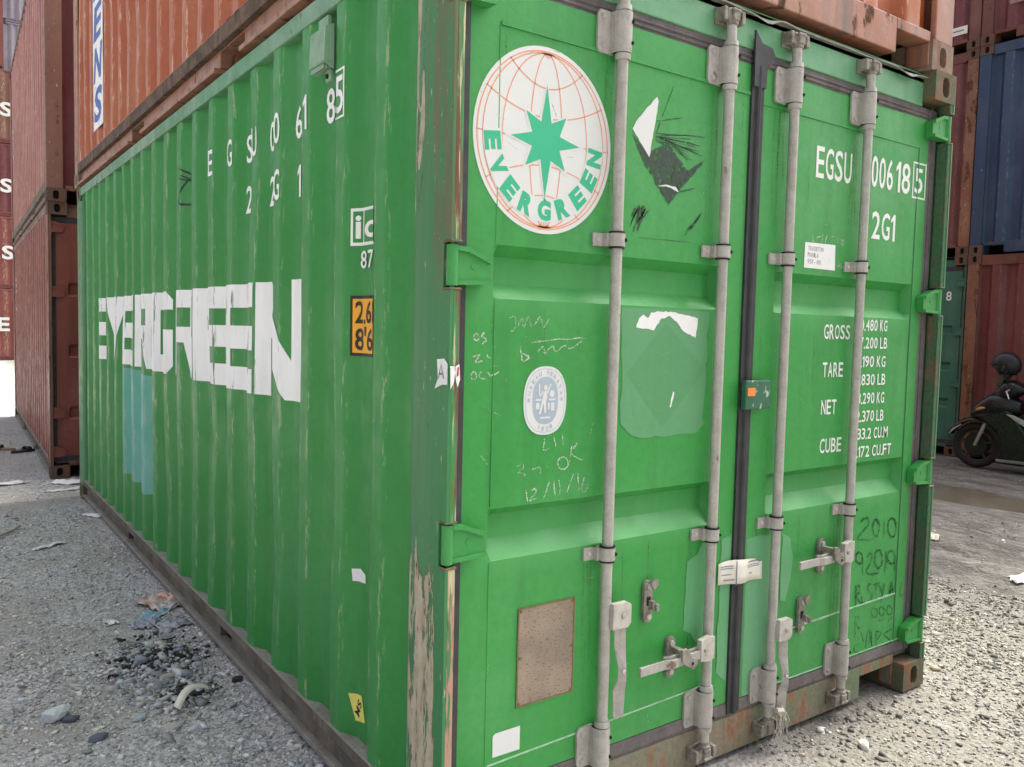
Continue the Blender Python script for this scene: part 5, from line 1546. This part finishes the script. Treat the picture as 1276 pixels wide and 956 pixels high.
def tints(n, warm=0.0, lo=.10, hi=.36):
    g = rng.uniform(lo, hi, n) ** 1.0
    c = np.stack([g * (1.0 + .10 * warm), g * (1.0 + .03 * warm), g * (1.02 - .14 * warm)], 1)
    t = rng.uniform(0, 1, n)
    c[t < .06] = np.array([.60, .60, .57]) * rng.uniform(.75, 1.15, ((t < .06).sum(), 1))
    c[(t > .05) & (t < .11)] *= np.array([1.12, 1.0, .84])
    c[(t > .11) & (t < .19)] *= np.array([.86, .95, 1.06])
    return np.clip(c, .02, .8)

def zone(n, x0, x1, y0, y1, keep=None):
    xy = np.stack([rng.uniform(x0, x1, n), rng.uniform(y0, y1, n)], 1)
    d = fbm(xy[:, 0] * 1.6, xy[:, 1] * 1.6, 60, 3)
    ok = rng.uniform(-.9, .7, n) < d
    inside = ((xy[:, 0] > .0) & (xy[:, 0] < 2.44) & (xy[:, 1] > .03) & (xy[:, 1] < 6.06)) | ((xy[:, 0] > -.10) & (xy[:, 0] < 2.5) & (xy[:, 1] > 6.97) & (xy[:, 1] < 13.1))
    pudd = (((xy[:, 0] - 7.3) / 1.0) ** 2 + ((xy[:, 1] - 2.1) / 2.0) ** 2) < 1
    return xy[ok & ~inside & ~pudd]

xy = np.concatenate([zone(42000, -1.5, 0, .3, 2.6), zone(26000, -1.5, .02, 2.6, 5.5), zone(9000, -1.3, .1, 5.5, 13.5)])
sz = np.clip(rng.lognormal(math.log(.0046), .52, len(xy)), .0022, .024) * np.where(xy[:, 1] > 2.6, .85, 1.0)
tag(scatter('gravel', xy, sz, tints(len(xy), 0.15, .26, .76), M['stones']), 'loose grey gravel strewn along the aisle', 'gravel', kind='stuff')
xy = np.concatenate([zone(22000, 1.0, 4.0, -1.2, .45), zone(13000, 2.4, 4.2, -.6, 1.6), zone(7000, 4.0, 9.3, -.2, 3.8)])
sz = np.clip(rng.lognormal(math.log(.0050), .50, len(xy)), .0024, .026)
tag(scatter('gravel', xy, sz, tints(len(xy), .8, .10, .30), M['stones']), 'loose sandy gravel in front of the green doors', 'gravel', kind='stuff')
# coarse heap of broken stone with charred bits beside the green container
n = 800
a = rng.uniform(0, 2 * np.pi, n); r_ = np.sqrt(rng.uniform(0, 1, n))
xy = np.stack([-.29 + .20 * r_ * np.cos(a), 1.86 + .42 * r_ * np.sin(a)], 1)
sz = np.clip(rng.lognormal(math.log(.0085), .5, n), .004, .028)
tag(scatter('broken_stone', xy, sz, tints(n, 0, .2, .62), M['stones'], flat=.5), 'coarse broken stone mixed with ash beside the green container', 'stone', kind='stuff')
xy = np.concatenate([np.stack([rng.normal(-.25, .080, 360), rng.normal(2.05, .13, 360)], 1), np.stack([rng.normal(-.235, .05, 150), rng.normal(1.60, .06, 150)], 1)])
n = len(xy)
sz = np.clip(rng.lognormal(math.log(.0062), .45, n), .003, .016)
tag(scatter('charred_debris', xy, sz, np.full((n, 3), .030) * rng.uniform(.5, 2.4, (n, 1)), M['stones'], flat=.6, sink=.1, long_=1.4), 'black charred bits of a burnt-out fire beside the green container', 'debris', kind='stuff')

xy = np.concatenate([zone(260, -1.3, 0, .6, 6), zone(160, 2.6, 7, -.8, 3)])
tag(scatter('litter_flecks', xy, rng.uniform(.006, .016, len(xy)), np.full((len(xy), 3), .62) * rng.uniform(.8, 1.1, (len(xy), 1)), M['stones'], flat=.14, sink=0), 'tiny whitish flecks of litter trodden into the yard', 'litter', kind='stuff')

# single stones that stand out
def stone(x, y, r, tint, label, seed, sx=1.0, sy=.7, sz_=.5, rz=0.0):
    k = random.Random(seed)
    bm = bmesh.new()
    bmesh.ops.create_icosphere(bm, subdivisions=2, radius=1)
    planes = [Vector((k.gauss(0, 1), k.gauss(0, 1), k.gauss(0, 1))).normalized() for _ in range(9)]
    for v in bm.verts:
        for p in planes:
            dd = v.co.dot(p) - .68
            if dd > 0: v.co -= p * dd * .92
        v.co = Vector((v.co.x * sx * r, v.co.y * sy * r, v.co.z * sz_ * r))
    me = bpy.data.meshes.new('stone'); bm.to_mesh(me); bm.free()
    a = me.attributes.new('tint', 'FLOAT_COLOR', 'POINT'); a.data.foreach_set('color', list((*tint, 1)) * len(me.vertices))
    me.materials.append(M['stones'])
    o = link('stone', me, None, (x, y, float(gz(x, y)) + r * sz_ * .45), None, (0, k.uniform(-.15, .15), rz))
    return tag(o, label, 'stone')
stone(-.70, 1.64, .066, (.55, .58, .60), 'largest whitish stone lying in the grey gravel', 3, 1.0, .7, .55, .7)
stone(-.655, 1.585, .034, (.10, .11, .13), 'dark stone touching the largest whitish stone', 4)
stone(-.60, 1.38, .034, (.11, .13, .17), 'slate blue stone in the gravel by the charred patch', 5, 1.2, .7, .5, .4)
stone(-.27, 1.79, .036, (.38, .35, .31), 'pale rounded stone amid the charred patch', 6)
stone(-.33, 2.02, .040, (.27, .30, .33), 'blue grey stone on the charred patch', 7, .9, .8, .7)
stone(-.36, 1.33, .034, (.44, .42, .38), 'flat cream stone between charred patch and rail', 8, 1.2, .9, .35)
stone(-.30, 1.27, .024, (.46, .50, .52), 'small pale blue stone beside the flat cream stone', 9)
stone(-.445, 1.46, .030, (.34, .42, .45), 'bluish angular stone near the curled paper strip', 10)
stone(1.70, -.175, .034, (.56, .54, .49), 'white stone at the shadow edge before the doors', 11, 1.1, .7, .6, .9)
stone(4.15, .98, .060, (.36, .34, .30), 'chunky pale stone on the muddy ground beside the container corner', 12, 1, .8, .7)
stone(4.26, 1.22, .072, (.40, .39, .36), 'largest pale stone in the clump behind the container corner', 13, 1, .8, .7, .5)
stone(4.45, 1.35, .05, (.30, .29, .27), 'grey stone on the far side of the clump behind the corner', 14, 1, .8, .7, 1.2)
stone(-.03, 1.62, .026, (.03, .03, .032), 'black lump of stone against the green bottom rail', 15, 1.2, .8, .6)

# ------------------------------------------------------------------ litter
def crumpled(name, x, y, w, l, h, mats, label, cat, seed, rz=0.0, nseg=14, z_off=.004, split=None, edge=.25):
    """a thin creased sheet lying on the ground"""
    k = np.random.default_rng(seed)
    u = np.linspace(-1, 1, nseg); U, V = np.meshgrid(u, u)
    rad = 1 + edge * fbm(np.arctan2(V, U) * 1.6 + seed, U * 0 + seed, seed, 3)
    X = U * w / 2 * rad; Y = V * l / 2 * rad
    Z = h * np.abs(fbm(U * 2.1 + seed, V * 2.1, seed, 3)) * 1.7 * (1 - .5 * (U ** 2 + V ** 2) / 2)
    c, s = math.cos(rz), math.sin(rz)
    GXp, GYp = x + X * c - Y * s, y + X * s + Y * c
    v = np.stack([X, Y, Z + gz(GXp, GYp) - float(gz(x, y)) + z_off], -1).reshape(-1, 3).tolist()
    f = [(j * nseg + i, j * nseg + i + 1, (j + 1) * nseg + i + 1, (j + 1) * nseg + i) for j in range(nseg - 1) for i in range(nseg - 1)]
    b = MB().add(v, f)
    if split: b.m = [1 if split(u[q % (nseg - 1)], u[q // (nseg - 1)]) else 0 for q in range(len(f))]
    o = b.build(name, mats, smooth=30, recalc=False)
    o.location = (x, y, float(gz(x, y))); o.rotation_euler = (0, 0, rz)
    s_ = o.modifiers.new('t', 'SOLIDIFY'); s_.thickness = .0008
    return tag(o, label, cat)
M['blue_wrap'] = plain('printed_blue_wrapper', (.10, .30, .42), .35, var=.5, scale=25, c2=(.45, .55, .58))
M['pink_wrap'] = plain('printed_pinkish_wrapper', (.60, .53, .48), .4, var=.6, scale=22, c2=(.42, .16, .10))
M['grey_bag'] = plain('grey_plastic_bag', (.36, .37, .42), .35, var=.4, scale=20, c2=(.18, .19, .25))
M['twig'] = plain('dry_pale_wood', (.42, .38, .31), .85, var=.3, scale=20)
crumpled('food_wrapper', -.105, 2.68, .10, .42, .018, [M['blue_wrap']], 'flattened blue printed wrapper beside the green rail', 'wrapper', 3, R(-38), edge=.15)
crumpled('food_wrapper', -.045, 2.80, .22, .22, .035, [M['pink_wrap']], 'crumpled whitish wrapper with red print against the green rail', 'wrapper', 8, .4)
crumpled('plastic_scrap', -.10, 2.44, .16, .14, .022, [M['grey_bag']], 'crumpled pale grey plastic scrap by the wrappers', 'plastic scrap', 11, .2)
crumpled('plastic_scrap', -.205, 2.50, .13, .10, .03, [M['grey_bag']], 'bluish flat plastic scrap lying apart from the wrappers', 'plastic scrap', 14, .9)
crumpled('paper_scrap', .02, 6.74, .20, .34, .025, [M['paper']], 'white crumpled paper at the foot of the rust red container', 'paper', 21, R(60))
crumpled('paper_scrap', -.03, 6.36, .08, .36, .02, [M['paper']], 'long white paper strip between the two container corners', 'paper', 22, R(-70))
crumpled('paper_scrap', -.025, 5.18, .10, .14, .02, [M['paper']], 'small torn paper by the far end of the green rail', 'paper', 23, .5)
crumpled('paper_scrap', -.42, 4.35, .06, .22, .02, [M['paper']], 'thin white paper scrap lying alone in the aisle', 'paper', 24, R(-60))
crumpled('paper_scrap', -.51, 6.9, .16, .40, .02, [M['paper']], 'flat dirty paper on the aisle beside the rust red container', 'paper', 25, R(-65))
crumpled('paper_scrap', -.34, 2.62, .05, .07, .015, [M['paper']], 'tiny white paper fragment beside the blue wrapper', 'paper', 26, .3)
crumpled('paper_scrap', 5.15, 1.38, .12, .10, .03, [M['cream_paper']], 'small yellowish scrap pressed into the muddy ruts', 'paper', 27, .3)
crumpled('plastic_scrap', 4.60, .44, .30, .12, .03, [M['paper']], 'long whitish plastic scrap on the mud right of the container', 'plastic scrap', 28, R(-30))
# curled strip of cardboard
b = MB(); pts = []
for k in range(12):
    q = k / 11
    pts.append((.20 * q, .030 * math.sin(q * 2.6), .010 + .030 * math.sin(q * math.pi)))
v = []
for p in pts: v += [(p[0], p[1] - .016, p[2] - .004), (p[0], p[1] + .016, p[2] + .006)]
b.add(v, [(2 * i, 2 * i + 1, 2 * i + 3, 2 * i + 2) for i in range(11)])
o = b.build('cardboard_strip', M['cream_paper'], smooth=60, recalc=False)
o.location = (-.315, 1.44, float(gz(-.25, 1.45)) + .012); o.rotation_euler = (0, 0, R(35)); o.modifiers.new('t', 'SOLIDIFY').thickness = .0015
tag(o, 'curled cream cardboard strip on the charred patch', 'cardboard')
b = MB(); b.tube([(-.82, 4.62, .012), (-.70, 4.72, .016), (-.60, 4.86, .014), (-.53, 5.0, .016)], [.008, .010, .009, .006], 7)
tag(b.build('stick', M['twig'], smooth=60), 'thin pale stick lying in the aisle gravel', 'stick')

def sandal(x, y, rz, sole_m, strap_m, label):
    t = empty('sandal', (x, y, float(gz(x, y)) + .003), rz, label, 'sandal', None)
    pl = []
    for k in range(24):
        a = 2 * math.pi * k / 24
        L_ = .135 * math.cos(a); Wd = (.046 + .008 * math.cos(a) - .010 * math.exp(-((L_ + .01) / .05) ** 2)) * math.sin(a)
        pl.append((L_, Wd))
    MB().prism(pl, 'z', 0, .024).build('sole', sole_m, t, bevel=.005)
    b = MB()
    v = []
    for k in range(9):
        a = math.pi * k / 8
        yy, zz = .048 * math.cos(a), .022 + .045 * math.sin(a)
        v += [(.085, yy * .9, zz * .85), (.015, yy * 1.02, zz)]
    b.add(v, [(2 * i, 2 * i + 1, 2 * i + 3, 2 * i + 2) for i in range(8)])
    o = b.build('strap', strap_m, t, smooth=60, recalc=False); o.modifiers.new('t', 'SOLIDIFY').thickness = .006
    return t
sandal(-.165, 8.98, R(25), plain('dark_sandal_sole', (.05, .048, .045), .8), plain('dark_sandal_strap', (.035, .034, .034), .7), 'dark worn sandal lying beside the rust red container')
sandal(-.335, 9.25, R(150), plain('tan_sandal_sole', (.30, .21, .12), .8), plain('tan_sandal_strap', (.24, .16, .09), .7), 'tan sandal lying apart from the dark one')

# ------------------------------------------------------------------ scooter and helmet
S = empty('scooter', (9.14, 2.95, 0), R(97), 'black motor scooter parked in front of the dull red container', 'scooter')
BLK = plain('glossy_black_fairing', (.006, .006, .007), .30, var=.03, spec=.4, bump=.0, c2=(.02, .021, .024))
MATT = plain('matt_black_plastic', (.010, .010, .011), .5, var=.1)
SILV = plain('silver_fairing', (.40, .41, .42), .35, .3, .1)
TYRE = plain('worn_tyre_rubber', (.014, .0135, .013), .8, var=.25, c2=(.035, .03, .026))
DARKAL = plain('dark_alloy_wheel', (.035, .035, .035), .45, .3, .2)
CHR = plain('bare_alloy', (.38, .38, .37), .4, .6, .2)
def ring(b, cx_, R0, r, n=32, k=10, sy=1.0, m=0):
    v = []
    for i in range(n):
        a = 2 * math.pi * i / n
        for j in range(k):
            q = 2 * math.pi * j / k
            rr_ = R0 + r * math.cos(q)
            v.append((cx_ + rr_ * math.cos(a), r * sy * math.sin(q), .27 + rr_ * math.sin(a)))
    b.add(v, [(i * k + j, i * k + (j + 1) % k, ((i + 1) % n) * k + (j + 1) % k, ((i + 1) % n) * k + j) for i in range(n) for j in range(k)], m)
for cx_, r in ((0, .043), (-1.29, .05)):
    b = MB(); b.cyl((cx_, -.05, .27), (cx_, .05, .27), .045, n=16)
    for i in range(5):
        a = 2 * math.pi * i / 5 + .3
        b.tube([(cx_, 0, .27), (cx_ + .10 * math.cos(a), .01, .27 + .10 * math.sin(a)), (cx_ + .19 * math.cos(a + .08), 0, .27 + .19 * math.sin(a + .08))], [.022, .014, .014], 6)
    ring(b, cx_, .188, .016, k=8)
    w_ = b.build('wheel', DARKAL, S, smooth=40)
    t2 = MB(); ring(t2, cx_, .227, r); t2.build('tyre', TYRE, w_, smooth=60)
    t3 = MB(); t3.cyl((cx_, .030, .27), (cx_, .034, .27), .118, n=24); t3.cyl((cx_, -.034, .27), (cx_, -.030, .27), .150, n=24); t3.build('brake_disc', MATT, w_, smooth=40)
def loft(b, secs, m=0, n=16, p=2.6):
    """closed body through superellipse sections (x, zc, half height, half width)"""
    v = []
    for (x, zc_, hh, hw) in secs:
        for j in range(n):
            a = 2 * math.pi * j / n
            c, s_ = math.cos(a), math.sin(a)
            v.append((x, hw * math.copysign(abs(c) ** (2 / p), c), zc_ + hh * math.copysign(abs(s_) ** (2 / p), s_)))
    k = len(secs)
    f = [(i * n + j, i * n + (j + 1) % n, (i + 1) * n + (j + 1) % n, (i + 1) * n + j) for i in range(k - 1) for j in range(n)]
    f += [tuple(range(n)), tuple(range((k - 1) * n, k * n))]
    b.add(v, f, m)
# front mudguard hugging the wheel
b = MB(); v = []
for i in range(15):
    a = R(18 + 142 * i / 14)
    for q in (-1, -.6, 0, .6, 1):
        rr_ = .288 + .045 * (1 - q * q)
        v.append((rr_ * math.cos(a) * 1.05, .078 * q, .27 + rr_ * math.sin(a)))
b.add(v, [(5 * i + k, 5 * i + 5 + k, 5 * i + 6 + k, 5 * i + 1 + k) for i in range(14) for k in range(4)])
mg = b.build('mudguard', BLK, S, smooth=50, recalc=False); mg.modifiers.new('t', 'SOLIDIFY').thickness = .005
MB().tube([(.295, .070, .375), (.245, .078, .44), (.16, .080, .505)], [.006, .011, .005], 6).build('mudguard_stripe', SILV, S, smooth=60)
b = MB()
for s_ in (-1, 1):
    b.tube([(0, .075 * s_, .27), (-.09, .085 * s_, .50), (-.16, .06 * s_, .68)], [.020, .024, .022], 10)
b.build('fork', CHR, S, smooth=50)
b = MB(); b.prism([(-.20, .12), (-.34, .14), (-.36, .62), (-.06, .62), (-.10, .50), (-.20, .40), (-.262, .27)], 'y', -.10, .10); b.build('inner_guard', MATT, S, bevel=.01)
b = MB(); loft(b, [(.085, .655, .012, .02), (.05, .665, .055, .085), (-.05, .715, .110, .15), (-.16, .755, .15, .19), (-.26, .76, .145, .185), (-.36, .76, .13, .16), (-.46, .74, .08, .11)])
b.build('front_cowl', BLK, S, smooth=45)
b = MB(); loft(b, [(.055, .655, .030, .055), (.02, .680, .045, .085), (-.03, .695, .055, .11)])
b.build('headlight', plain('dusky_headlight_glass', (.20, .20, .20), .15, var=.2, spec=.7), S, smooth=45)
b = MB(); b.prism([(.02, .63), (-.10, .56), (-.24, .46), (-.29, .30), (-.30, .16), (-.36, .12), (-.75, .12), (-.95, .16), (-.98, .40), (-.80, .52), (-.55, .48), (-.45, .62), (-.36, .72), (-.12, .68)], 'y', -.165, .165)
b.build('leg_shield', BLK, S, bevel=.03)
b = MB()
for s_ in (-1, 1):
    b.prism([(-.34, .675), (-.42, .665), (-.66, .56), (-.86, .42), (-.64, .48), (-.46, .59)], 'y', *sorted((.160 * s_, .178 * s_)))
b.build('side_fairing', SILV, S, bevel=.006)
b = MB(); b.prism([(-.30, .14), (-.95, .13), (-.98, .19), (-.85, .23), (-.34, .24)], 'y', -.16, .16); b.build('floorboard', MATT, S, bevel=.02)
b = MB()
for s_ in (-1, 1): b.box(-.95, -.26, *sorted((.160 * s_, .175 * s_)), .115, .150)
b.build('floorboard_trim', plain('grey_trim', (.20, .20, .21), .5), S, bevel=.006)
b = MB(); loft(b, [(-.52, .46, .20, .10), (-.70, .50, .22, .14), (-.95, .55, .20, .17), (-1.25, .62, .14, .16), (-1.55, .70, .08, .11), (-1.72, .74, .03, .05)])
b.build('rear_body', BLK, S, smooth=45)
b = MB(); loft(b, [(-.55, .74, .03, .10), (-.72, .77, .05, .15), (-1.0, .79, .05, .17), (-1.3, .83, .05, .16), (-1.58, .85, .03, .11)])
b.build('seat', MATT, S, smooth=45)
b = MB(); loft(b, [(-.17, .84, .02, .06), (-.22, .89, .09, .13), (-.29, .93, .125, .16), (-.37, .95, .115, .16), (-.44, .955, .07, .14), (-.50, .955, .03, .09)])
b.build('handlebar_cowl', BLK, S, smooth=45)
b = MB()
for s_ in (-1, 1):
    b.tube([(-.38, .10 * s_, .965), (-.42, .24 * s_, .985), (-.47, .36 * s_, .975)], [.016, .018, .018], 10)
b.build('handlebar', MATT, S, smooth=60)
for s_ in (-1, 1):
    MB().tube([(-.36, .15 * s_, .955), (-.35, .24 * s_, .935), (-.40, .35 * s_, .905), (-.42, .37 * s_, .86)], [.009, .009, .008, .007], 8).build('brake_lever', plain('white_alloy_lever', (.62, .62, .60), .4, .3), S, smooth=60)
    b = MB(); b.tube([(-.34, .15 * s_, 1.0), (-.33, .19 * s_, 1.09), (-.31, .22 * s_, 1.16)], .007, 8)
    loft(b, [(-.30, 1.18, .02, .04), (-.315, 1.19, .045, .065), (-.335, 1.19, .045, .065)])
    for i in range(len(b.v) - 48, len(b.v)): b.v[i] = (b.v[i][0], b.v[i][1] + .24 * s_, b.v[i][2])
    b.build('mirror', MATT, S, smooth=45)
MB().box(-1.2, -.95, .18, .24, .16, .26).build('exhaust', CHR, S, bevel=.02)
MB().prism([(-.70, .30), (-.62, .02), (-.60, .0), (-.575, .0), (-.66, .30)], 'y', .10, .125).build('side_stand', MATT, S)

b = MB(); b.prism([(-.20, .985), (-.24, 1.09), (-.30, 1.14), (-.33, 1.13), (-.27, 1.05), (-.25, .985)], 'y', -.09, .09); b.build('windscreen', plain('smoked_windscreen', (.03, .03, .033), .15, var=.05, spec=.6), S, bevel=.012)
for s_ in (-1, 1):
    b = MB(); loft(b, [(-.02, .70, .012, .02), (-.06, .715, .022, .03), (-.12, .73, .012, .02)])
    for i in range(len(b.v)): b.v[i] = (b.v[i][0], b.v[i][1] + .155 * s_, b.v[i][2])
    b.build('turn_signal', plain('amber_lens', (.45, .20, .06), .2, var=.05), S, smooth=45)

# open-face helmet hung over the mirror
HL = empty('helmet', (9.16, 2.68, 1.145), R(97), 'matt black open-face helmet hung on the scooter mirror', 'helmet')
b = MB(); v = []; nu, nv = 24, 12
for j in range(nv + 1):
    ph = R(-32 + (122) * j / nv)
    for i in range(nu):
        th = 2 * math.pi * i / nu
        low = -50 + (40 if abs(th) < .9 or abs(th - 2 * math.pi) < .9 else 0)
        ph2 = R(low + (90 - low) * j / nv)
        v.append((.155 * math.cos(ph2) * math.cos(th), .125 * math.cos(ph2) * math.sin(th), .09 + .150 * math.sin(ph2)))
b.add(v, [(j * nu + i, j * nu + (i + 1) % nu, (j + 1) * nu + (i + 1) % nu, (j + 1) * nu + i) for j in range(nv) for i in range(nu)])
hs = b.build('shell', plain('matt_black_helmet_paint', (.011, .012, .015), .38, var=.08), HL, smooth=60, recalc=False)
hs.modifiers.new('t', 'SOLIDIFY').thickness = .018
b = MB(); v = []
for i in range(11):
    a = R(-55 + 110 * i / 10)
    for r_, z in ((.140, .105), (.190, .083), (.192, .077), (.140, .097)):
        v.append((r_ * math.cos(a) * 1.05, .125 / .155 * r_ * math.sin(a), z))
b.add(v, [(4 * i + k, 4 * i + (k + 1) % 4, 4 * i + 4 + (k + 1) % 4, 4 * i + 4 + k) for i in range(10) for k in range(4)])
b.build('peak', MATT, HL, smooth=40)
b = MB()
b.tube([(-.02, .115, .03), (.0, .07, -.06), (.02, 0, -.085), (.0, -.07, -.06), (-.02, -.115, .03)], .007, 6)
b.build('chin_strap', MATT, HL, smooth=60)
